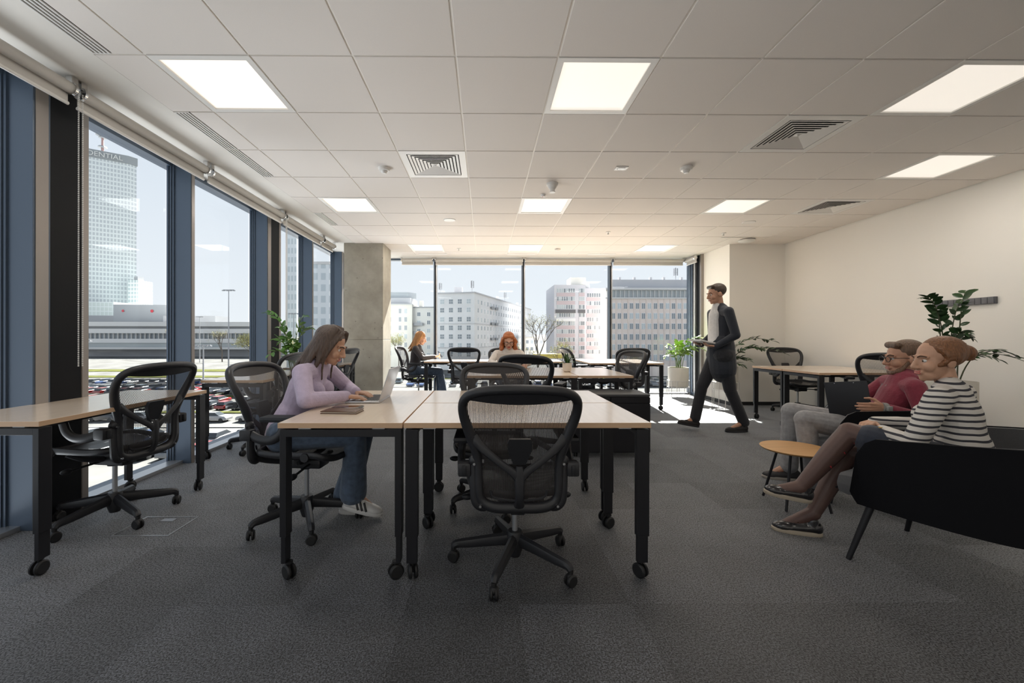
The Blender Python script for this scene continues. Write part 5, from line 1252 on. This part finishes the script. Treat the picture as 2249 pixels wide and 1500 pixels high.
# A: grey corner tenement
ro = (-4.2, 156, 0); A = empty('apartment_building', ro, 'pale grey six-storey corner building with mast antennas, seen between the back mullions', 'building', 'buildings beyond the back windows')
block(A, ro, [(-18.8, 160), (-4.2, 156), (27.7, 250), (27.7, 275), (-18.8, 190)], GZ, 18.2, M['fac_a'])
block(A, ro, [(-19.2, 159.6), (-4.0, 155.4), (28.3, 250), (27.7, 275), (-18.8, 190)], 18.2, 18.7, M['roofm'], 'cornice')
block(A, ro, [(-19, 159.8), (-4.1, 155.8), (28, 250), (27.7, 275), (-18.8, 190)], -2.9, -2.6, M['roofm'], 'string_course')
block(A, ro, [(-19, 159.8), (-4.1, 155.8), (28, 250), (27.7, 275), (-18.8, 190)], 6.4, 6.6, M['roofm'], 'string_course')
zs = [15.1, 11.8, 8.2, 4.9, 1.5, -1.9, -5.3, -8.7]
w1 = win_mesh(1.75, 1.9, (1, 1)); w2 = win_mesh(1.3, 1.8, (1, 0))
win_row(A, ro, (-18.8, 160), (-4.2, 156), (.13, .37, .61, .85), zs, w1, True, 1)
win_row(A, ro, (-4.2, 156), (27.7, 250), fr(24, .02, .99), zs[:7], w2, True, 2)
for (u, z) in ((.22, 13.4), (.28, 13.4), (.22, 6.6), (.28, 6.6), (.22, 0), (.28, 0)):
    x, y = -4.2 + 31.9 * u, 156 + 94 * u; MB().box(x - ro[0] - .2, y - ro[1] - 3.0, z, x - ro[0] + 1.0, y - ro[1] + 1.2, z + 1.0).build('balcony', M['steel'], A, False)
block(A, ro, [(-12.6, 165), (-9.4, 165), (-9.4, 169), (-12.6, 169)], 18.7, 21.6, M['roofm'], 'rooftop_plant')
antenna(A, ro, -5.2, 158, 18.7, 4.6); antenna(A, ro, -18.0, 162, 18.7, 4.2); antenna(A, ro, 9.5, 200, 18.7, 4.8)
for (x, y) in ((5, 190), (17, 225), (20, 235)): block(A, ro, [(x, y), (x + 1.2, y), (x + 1.2, y + 1.2), (x, y + 1.2)], 18.7, 20.4, M['fac_a'], 'chimney')
# B: cream tenement with the rooftop sign box
ro = (-36, 175, 0); B = empty('apartment_building', ro, 'cream tenement with a grey sign box on its roof, next to the concrete column', 'building', 'buildings beyond the back windows')
block(B, ro, [(-45, 175), (-31.5, 175), (-31.5, 195), (-45, 195)], GZ, 15.5, M['fac_b'])
block(B, ro, [(-45, 177), (-32.5, 177), (-32.5, 195), (-45, 195)], 15.5, 18.4, M['roofm'], 'attic_storey'); block(B, ro, [(-45.4, 174.5), (-31.0, 174.5), (-31, 195), (-45, 195)], 15.2, 15.6, M['conc_l'], 'cornice')
block(B, ro, [(-44, 179), (-34, 179), (-31, 183), (-34, 186), (-44, 186)], 18.4, 21.0, mat('grey_sign_panel', (.45, .48, .50), .6), 'sign_box')
block(B, ro, [(-31.5, 178), (-19.3, 178), (-19.3, 200), (-31.5, 200)], GZ, 14.2, mat('grey_cream_render', (.72, .71, .68), .85)); block(B, ro, [(-31.6, 177.6), (-19.3, 177.6), (-19.3, 200), (-31.6, 200)], 14.2, 14.6, M['steel'], 'gutter')
win_row(B, ro, (-45, 175), (-31.5, 175), (.12, .30, .62, .80), [12.5, 8.9, 5.3, 1.6, -2, -5.6], win_mesh(1.2, 2.1, (1, 0)), True, 3)
win_row(B, ro, (-31.5, 178), (-19.3, 178), (.2, .55, .86), [11.3, 7.7, 4.1, .5, -3, -6.5], win_mesh(1.5, 1.8, (1, 0)), True, 4)
for z in (6.3, 2.7, -.9): MB().box(-31.2 + 36, 176.6 - 175, z, -27.2 + 36, 3, z + 1.2).build('balcony', M['steel'], B, False)
for x in (-29.5, -20.5): block(B, ro, [(x, 182), (x + 1.6, 182), (x + 1.6, 184), (x, 184)], 14.6, 17.6, M['fac_b'], 'chimney')
# C: grey and pink block
ro = (38, 168, 0); C_ = empty('office_building', ro, 'grey office block with dull pink bands and a dark banner, third pane from the column', 'building', 'buildings beyond the back windows')
block(C_, ro, [(28.4, 168), (41.4, 168), (41.4, 190), (28.4, 190)], GZ, 23.0, M['fac_c']); block(C_, ro, [(41.4, 170), (51, 170), (51, 192), (41.4, 192)], GZ, 21.9, M['fac_c'])
block(C_, ro, [(36, 172), (42.5, 172), (42.5, 180), (36, 180)], 23, 26.6, M['fac_b'], 'penthouse'); block(C_, ro, [(42.5, 173), (44.4, 173), (44.4, 180), (42.5, 180)], 21.9, 24.2, M['conc_l'], 'penthouse')
zc = [20.6 - 3.38 * i for i in range(9)]; wc = win_mesh(.86, 1.75, (0, 0))
for i, z in enumerate(zc[:-1]):
    for a, b in ((29.4, 37.0), (38.6, 41.0)):
        pm = M['fac_p'] if i not in (2, 3) else M['fac_c']; MB().box(a - ro[0], -.12, z - 2.4, b - ro[0], .05, z - .95).build('spandrel_panel', pm, C_, False)
win_row(C_, ro, (29.4, 168), (37.0, 168), fr(8), zc, wc, True, 5); win_row(C_, ro, (38.6, 168), (41.0, 168), fr(3), zc, wc, True, 6)
zw = [18.9 - 3.38 * i for i in range(8)]
for z in zw[:-1]: MB().box(42.2 - ro[0], 1.88, z - 2.4, 48.2 - ro[0], 2.05, z - .95).build('spandrel_panel', M['fac_p'], C_, False)
win_row(C_, ro, (42.4, 170), (48.2, 170), fr(6), zw, wc, True, 7)
MB().box(28.9 - ro[0], -.4, 11.3, 37.2 - ro[0], -.15, 12.7).build('banner', mat('dark_banner', (.13, .13, .14), .6), C_, False); MB().box(38.4 - ro[0], -.4, 11.3, 41.2 - ro[0], -.15, 12.7).build('banner', mat('dark_banner', (.13, .13, .14), .6), C_, False)
MB().box(28.9 - ro[0], -.4, 7.9, 37.2 - ro[0], -.15, 9.1).build('pale_banner', M['win_w'], C_, False)
# D: long beige building with a glazed top storey
ro = (54, 134, 0); D = empty('office_building', ro, 'long beige building with a glazed top floor and overhanging roof, fourth pane from the column', 'building', 'buildings beyond the back windows')
block(D, ro, [(40.0, 134), (74, 134), (74, 155), (47.5, 155)], GZ, 14.3, M['fac_d']); block(D, ro, [(40.6, 135.5), (74, 135.5), (74, 155), (47.5, 155)], 14.3, 17.0, M['win_l'], 'glazed_storey')
block(D, ro, [(39.4, 133), (74.5, 133), (74.5, 156), (47, 156)], 16.9, 17.5, M['conc_l'], 'roof_slab'); block(D, ro, [(41, 136), (74, 136), (74, 155), (48, 155)], 17.5, 20.6, M['roofm'], 'plant_screen')
block(D, ro, [(39.6, 133.5), (74.2, 133.5), (74.2, 134), (39.6, 134)], 14.0, 14.4, M['conc_l'], 'ledge')
wd = win_mesh(1.25, 2.0, (1, 0)); win_row(D, ro, (41.2, 134), (73, 134), fr(16), [11.6, 8.3, 4.9, 1.4, -2, -5.4], wd, True, 8)
for i in range(17): x = 41.2 + 31.8 * i / 16; MB().box(x - ro[0] - .12, -.22, GZ, x - ro[0] + .12, 0, 14).build('pilaster', M['fac_d'], D, False)
for i in range(24): x = 40.5 + 33 * i / 23; MB().box(x - ro[0] - .07, .9, 14.4, x - ro[0] + .07, 1.5, 16.9).build('glazing_post', M['win_w'], D, False)
for x in (45, 50, 55.5, 60, 66): block(D, ro, [(x, 137), (x + .7, 137), (x + .7, 138), (x, 138)], 20.6, 21.6, M['roofm'], 'roof_vent')
antenna(D, ro, 64.2, 137, 20.6, 4.2)
# small low buildings in the gap
ro = (28, 205, 0); o = empty('low_house', ro, 'low cream house with a pale roof behind the bare tree', 'building', 'buildings beyond the back windows')
block(o, ro, [(20, 205), (34, 205), (34, 220), (20, 220)], GZ, 1.5, M['fac_b']); block(o, ro, [(19.5, 204), (34.5, 204), (34.5, 221), (19.5, 221)], 1.5, 2.6, M['conc_l'], 'roof')
win_row(o, ro, (20, 205), (34, 205), fr(6), [-1, -4.5, -8], w2, True, 9)
ro = (22, 138, 0); o = empty('petrol_canopy', ro, 'yellow roadside canopy below the bare tree', 'canopy')
MB().box(-5, 0, -5.9, 5.5, 7, -4.4).build('roof', mat('yellow_fascia', (.60, .47, .10), .6), o, False)
for x in (-4, 0, 4): MB().box(x - .2, 3, GZ, x + .2, 3.4, -5.9).build('post', M['win_w'], o, False)

# left: station hall, mall, towers
ro = (-195, 262, 0); S = empty('railway_station', ro, 'long white railway station with stacked flat concrete bands, beyond the car park', 'building', 'buildings beyond the left windows')
for (a, b, ins, m_, nm) in ((GZ, -6.5, 4, M['steel'], 'ground_floor'), (-6.5, -5.2, -3, M['conc_l'], 'flat_roof'), (-5.2, -2.4, 3, M['win_l'], 'glazed_storey'), (-2.4, .2, 0, M['conc_l'], 'concrete_band'), (.2, 3.7, 3, M['win_g'], 'glazed_storey'), (3.7, 6.6, 0, M['conc_l'], 'concrete_band'), (6.6, 8.2, 3, M['steel'], 'glazed_storey'), (8.2, 11, 0, M['conc_l'], 'concrete_band')):
    block(S, ro, [(-262, 262 + ins), (-128, 262 + ins), (-128, 292), (-262, 292)], a, b, m_, nm)
for i in range(46): x = -260 + i * 2.9; MB().box(x - ro[0] - .2, 2.0, .2, x - ro[0] + .2, 2.9, 3.7).build('column', M['conc_l'], S, False)
def grid_mat(name, col, dark, sx_, sz_, gap):
    m, n, b = newmat(name); L = n.links.new; t = n.nodes.new('ShaderNodeTexCoord'); s_ = n.nodes.new('ShaderNodeSeparateXYZ'); L(t.outputs['Object'], s_.inputs[0])
    def mth(op, a, c):
        x = n.nodes.new('ShaderNodeMath'); x.operation = op
        for k, q in enumerate((a, c)):
            if isinstance(q, (int, float)): x.inputs[k].default_value = q
            else: L(q, x.inputs[k])
        return x.outputs[0]
    u = mth('FRACT', mth('DIVIDE', mth('ADD', s_.outputs['X'], s_.outputs['Y']), sx_), 0); v = mth('FRACT', mth('DIVIDE', s_.outputs['Z'], sz_), 0)
    f = mth('MAXIMUM', mth('LESS_THAN', u, gap), mth('LESS_THAN', v, gap)); mx = n.nodes.new('ShaderNodeMixRGB'); mx.inputs[1].default_value = (*dark, 1); mx.inputs[2].default_value = (*col, 1); L(f, mx.inputs[0]); L(mx.outputs[0], b.inputs['Base Color']); b.inputs['Roughness'].default_value = .4; return m
ro = (-310, 335, 0); T = empty('hotel_tower', ro, 'tall grey hotel tower with a lettered dark band and a rooftop mast', 'building', 'buildings beyond the left windows')
tw = [(-334, 322), (-300.5, 345), (-298, 350), (-330, 372)]
block(T, ro, tw, GZ, 147, grid_mat('tower_curtain_wall', (.66, .70, .70), (.44, .48, .51), 3.0, 3.6, .35)); 
block(T, ro, [(-335, 321), (-300, 344.4), (-297, 350), (-330, 373)], 147, 153.5, mat('tower_top_band', (.28, .30, .31), .6), 'sign_band')
def text(s_, size, m, parent, loc, rot, name='lettering', ex=.05):
    c = bpy.data.curves.new('t', 'FONT'); c.body = s_; c.size = size; c.extrude = ex; c.align_x = 'RIGHT'; q = bpy.data.objects.new('t', c); COL.objects.link(q)
    me = bpy.data.meshes.new_from_object(q.evaluated_get(bpy.context.evaluated_depsgraph_get())); bpy.data.objects.remove(q); me.materials.clear(); me.materials.append(m)
    o = bpy.data.objects.new(name, me); COL.objects.link(o); o.parent = parent; o.location = loc; o.rotation_euler = rot; return o
an = math.atan2(23.4, 35); dx_, dy_ = math.cos(an), math.sin(an)
lt = mat('pale_sign_letters', (.62, .62, .60), .6)
text('DENTIAL', 5.4, lt, T, (-302.5 - ro[0] + dy_ * .5, 342.1 - ro[1] - dx_ * .5, 148.2), (PI / 2, 0, an))
mst = MB().tube([(-7.5, 5, 153), (-7.5, 5, 186)], [1.0, .35], 6); mst.build('mast', mat('mast_red_white', (.40, .25, .24), .6), T, False)
for (z, r) in ((158, 3.2), (166, 2.6), (168, 4.4), (176, 2.2), (179, 1.8)): MB().lathe([(0, 0), (r, .2), (r * .8, 1.2), (0, 1.3)], (-7.5, 5, z), 12).build('mast_platform', M['steel'], T, False)
ro = (-288, 340, 0); o = empty('apartment_tower', ro, 'smaller grey tower block behind the mall', 'building', 'buildings beyond the left windows')
block(o, ro, [(-292, 335), (-284, 335), (-284, 350), (-292, 350)], GZ, 48, grid_mat('tower_grid', (.72, .76, .76), (.42, .48, .50), 2.4, 3.2, .3)); block(o, ro, [(-288, 336), (-285, 336), (-285, 342), (-288, 342)], 48, 51, M['steel'], 'lift_house')
ro = (-255, 300, 0); o = empty('shopping_centre', ro, 'dark grey shopping centre box with round red signs, above the station', 'building', 'buildings beyond the left windows')
block(o, ro, [(-273, 301), (-236, 305), (-236, 330), (-273, 330)], GZ, 25.2, grid_mat('ribbed_grey_cladding', (.34, .36, .38), (.27, .28, .30), 5.0, 400, .45)); block(o, ro, [(-300, 296), (-273, 301), (-273, 330), (-300, 330)], 17, 27, grid_mat('glass_grid', (.72, .78, .78), (.58, .66, .64), 3.0, 3.3, .18), 'glass_wing'); block(o, ro, [(-300, 296), (-273, 301), (-273, 330), (-300, 330)], GZ, 17, M['steel'], 'dark_base')
redm = mat('red_sign', (.55, .05, .07), .5)
for (x, z, r) in ((-266.5, 20.5, .9), (-247, 20.5, 1.1)): MB().lathe([(0, -.1), (r, -.1), (r, .1), (0, .1)], (x - ro[0], 301 + (x + 273) * .108 - ro[1] - .3, z), 20, 'y').build('round_sign', redm, o, False)
ro = (-225, 300, 0); o2 = empty('shopping_centre', ro, 'low dark building with white letters right of the grey mall box', 'building', 'buildings beyond the left windows')
block(o2, ro, [(-236, 300), (-200, 303), (-200, 320), (-236, 320)], GZ, 17.0, M['steel']); text('OT', 3.6, lt, o2, (-228.5 - ro[0], .6, 13.6), (PI / 2, 0, .08))
for (nm, lab, poly, zt, sx_, sz_) in (('office_tower', 'slim pale glass tower edge seen through the fourth left window', [(-73, 150), (-69.3, 150), (-69.3, 162), (-73, 162)], 44, 1.2, 3.4), ('office_building', 'pale grey office block left of the concrete column, seen through the last tall window', [(-52.5, 122), (-38, 122), (-38, 145), (-52.5, 145)], 23, 2.4, 3.4)):
    ro = (poly[0][0], poly[0][1], 0); o = empty(nm, ro, lab, 'building', 'buildings beyond the left windows'); block(o, ro, poly, GZ, zt, grid_mat(nm + '_grid', (.66, .70, .73), (.48, .54, .58), sx_, sz_, .4)); block(o, ro, [(p[0] + .0, p[1] - .2 if k < 2 else p[1]) for k, p in enumerate(poly)], zt, zt + .8, M['conc_l'], 'parapet')

# lamp masts
def lamp_post(x, y, h, label):
    t = empty('lamp_post', (x, y, GZ), label, 'lamp post', 'lamp masts over the car park'); MB().tube([(0, 0, 0), (0, 0, h)], [.22, .1], 8).build('pole', M['steel'], t)
    MB().box(-1.6, -.1, h - .1, 1.6, .1, h + .05).build('cross_arm', M['steel'], t, False)
    for s_ in (-1.5, -.5, .5, 1.5): MB().box(s_ - .3, -.35, h - .35, s_ + .3, .25, h - .1).build('lamp_head', M['steel'], t, False)
lamp_post(-75.3, 120, 26.6, 'tall floodlight mast in the middle of the second-widest left window'); lamp_post(-150, 200, 22, 'shorter mast left of the tall floodlight mast'); lamp_post(-143, 205, 23, 'mast just right of the shorter mast, near the trees')
lamp_post(-66.6, 142, 21, 'thin lamp mast seen just behind the dark window block'); lamp_post(-94, 96, 12, 'low lamp post among the parked cars, first wide window'); lamp_post(-62, 90, 11, 'low lamp post among the parked cars, behind the chair back')

# trees
M['bark'] = mat('grey_bark', (.12, .10, .085), .9); M['bud'] = mat('yellow_green_buds', (.42, .40, .16), .9)
def tree(x, y, h, seed, label, leaves=0, bare=True):
    rnd = random.Random(seed); t = empty('bare_tree' if bare else 'budding_tree', (x, y, GZ), label, 'tree', 'early spring trees'); tr, br, lf = MB(), MB(), MB()
    def rec(p, d, L, r, dep):
        q = p + d * L; (tr if dep == 0 else br).tube([p, p.lerp(q, .5) + V((rnd.uniform(-.04, .04) * L, 0, 0)), q], [r, r * .85, r * .7], 5 if dep < 2 else 3, cap=False)
        if leaves and dep >= 3:
            for _ in range(leaves): c = q + V([rnd.gauss(0, .5) for _ in range(3)]); a = V([rnd.gauss(0, .16) for _ in range(3)]); b = V([rnd.gauss(0, .16) for _ in range(3)]); lf.add([c, c + a, c + b], [(0, 1, 2)])
        if dep < 5:
            for k in range(3 if dep < 3 else 2):
                e = Euler((rnd.uniform(.25, .75), 0, rnd.uniform(0, 6.28))); ax = d.orthogonal().normalized(); nd = Matrix.Rotation(rnd.uniform(.25, .7), 3, ax) @ d; nd = Matrix.Rotation(rnd.uniform(0, 6.28), 3, d) @ nd; nd = (nd + V((0, 0, .12))).normalized()
                rec(q, nd, L * rnd.uniform(.62, .8), r * .62, dep + 1)
    rec(V((0, 0, 0)), V((0, 0, 1)), h * .30, h * .018, 0); tr.build('trunk', M['bark'], t); br.build('branches', M['bark'], t)['kind'] = 'stuff'
    if leaves: lf.build('buds', M['bud'], t, False)['kind'] = 'stuff'
tree(16.6, 127, 22, 1, 'tall bare tree between the grey corner building and the pink-banded block', 3)
tree(11.0, 119.6, 11, 2, 'small bare tree at the foot of the grey corner building', 2); tree(22.5, 120, 12, 3, 'small budding tree right of the tall bare tree', 5, False); tree(9, 125, 10, 4, 'bare tree low behind the red-haired woman', 2)
tree(-72, 130, 15, 5, 'yellow-green budding tree right of the floodlight mast', 14, False); tree(-66, 138, 13, 6, 'budding tree beside the dark window block', 12, False); tree(-135, 210, 18, 7, 'bare tree far off between the masts', 2); tree(-118, 205, 17, 8, 'bare tree far off right of the tall floodlight mast', 2); tree(-160, 215, 22, 9, 'bare tree far off left, past the parked cars', 2)
tree(-34, 160, 14, 10, 'budding tree in front of the cream tenement', 8, False); tree(44, 118, 7, 11, 'low budding tree before the long beige building', 12, False)

# parked cars
def car_meshes(colm):
    b = MB(); prof = [(-2.15, .30), (-2.15, .62), (-2.05, .80), (-1.2, .92), (1.05, .95), (1.9, .84), (2.15, .62), (2.15, .30)]; n_ = len(prof)
    for w in (-.86, -.80, .80, .86):
        k = 1 if abs(w) < .85 else .97
        b.v += [(w, y * k, z if abs(w) < .85 or z < .5 else z - .05) for y, z in prof]
    order = [0, 1, 2, 3]
    for j in range(3):
        for i in range(n_): l = (i + 1) % n_; b.f.append((j * n_ + i, j * n_ + l, (j + 1) * n_ + l, (j + 1) * n_ + i)); b.mi.append(0)
    b.f += [tuple(range(n_ - 1, -1, -1)), tuple(3 * n_ + i for i in range(n_))]; b.mi += [0, 0]
    b.add([(-.62, -1.45, 1.40), (.62, -1.45, 1.40), (.62, .35, 1.42), (-.62, .35, 1.42), (-.62, -1.45, 1.36), (.62, -1.45, 1.36), (.62, .35, 1.37), (-.62, .35, 1.37)], [(0, 1, 2, 3), (7, 6, 5, 4), (0, 4, 5, 1), (1, 5, 6, 2), (2, 6, 7, 3), (3, 7, 4, 0)])
    body = b.mesh('body', colm, True)
    return body
gl = MB().add([(-.78, -1.9, .92), (.78, -1.9, .92), (.78, 1.05, .94), (-.78, 1.05, .94), (-.62, -1.45, 1.37), (.62, -1.45, 1.37), (.62, .35, 1.38), (-.62, .35, 1.38)], [(3, 2, 1, 0), (4, 5, 6, 7), (0, 1, 5, 4), (1, 2, 6, 5), (2, 3, 7, 6), (3, 0, 4, 7)]).mesh('window_glass', mat('car_glass', (.03, .035, .04), .08), False)
wh = MB().lathe([(0, -.1), (.2, -.1), (.31, -.09), (.32, .09), (.2, .1), (0, .1)], n=14, axis='x').mesh('wheel', mat('car_tyre', (.03, .03, .03), .7))
CC = {'silver': (.27, .27, .28), 'white': (.42, .42, .42), 'grey': (.12, .125, .13), 'black': (.02, .02, .025), 'red': (.20, .015, .015), 'dark blue': (.03, .06, .15), 'pale blue': (.10, .14, .18)}
cm = {k: car_meshes(mat('car_paint_' + k.replace(' ', '_'), v, .22, metal=.3 if k in ('silver', 'grey') else 0, coat=.6)) for k, v in CC.items()}
rnd = random.Random(11); keys = ['silver', 'silver', 'white', 'white', 'grey', 'grey', 'black', 'black', 'red', 'dark blue', 'pale blue']
ordn = ['first', 'second', 'third', 'fourth', 'fifth', 'sixth', 'seventh', 'eighth', 'ninth', 'tenth', 'eleventh', 'twelfth', 'thirteenth', 'fourteenth', 'fifteenth', 'sixteenth', 'seventeenth', 'eighteenth', 'nineteenth', 'twentieth']
def nth(i): return ordn[i] if i < 20 else ordn[(i // 20) * 10 - 1 + 0] + '-and-' + ordn[i % 20] if False else (ordn[i] if i < 20 else f'{i + 1}th')
rows = [(44, 'n', -1.25, -.52), (50, 'n', -1.25, -.50), (62, 's', -1.2, -.45), (73, 'n', -1.12, -.43), (79, 'n', -1.1, -.42), (92, 'n', -1.08, -.42), (98, 'n', -1.06, -.42), (111, 'n', -1.0, -.41), (106, 'n', -.235, .49), (114, 'n', -.235, .49)]
for ri, (Y, ty, a, b) in enumerate(rows):
    x = a * Y; cnt = 0; side = 'left car park' if ri < 8 else 'back parking strip'; rn = ordn[ri if ri < 8 else ri - 8]
    while x < b * Y:
        if rnd.random() < .80:
            k = rnd.choice(keys); t = empty('parked_car', (x, Y + rnd.uniform(-.3, .3), GZ), f'{k} parked car, {nth(cnt)} from left, {rn} row, {side}', 'car', 'cars in the car park outside')
            t.rotation_euler.z = (PI / 2 if ty == 's' else 0) + (PI if rnd.random() < .5 else 0) + rnd.uniform(-.03, .03); cnt += 1
            for me in (cm[k], gl): o = bpy.data.objects.new(me.name.split('.')[0], me); COL.objects.link(o); o.parent = t
            if Y < 85:
                for wx in (-.78, .78):
                    for wy in (-1.35, 1.35): o = bpy.data.objects.new('wheel', wh); COL.objects.link(o); o.parent = t; o.location = (wx, wy, .32)
        x += 2.75 if ty == 'n' else 5.6
# fence along the lot edge
ro = (-60, 69, 0)
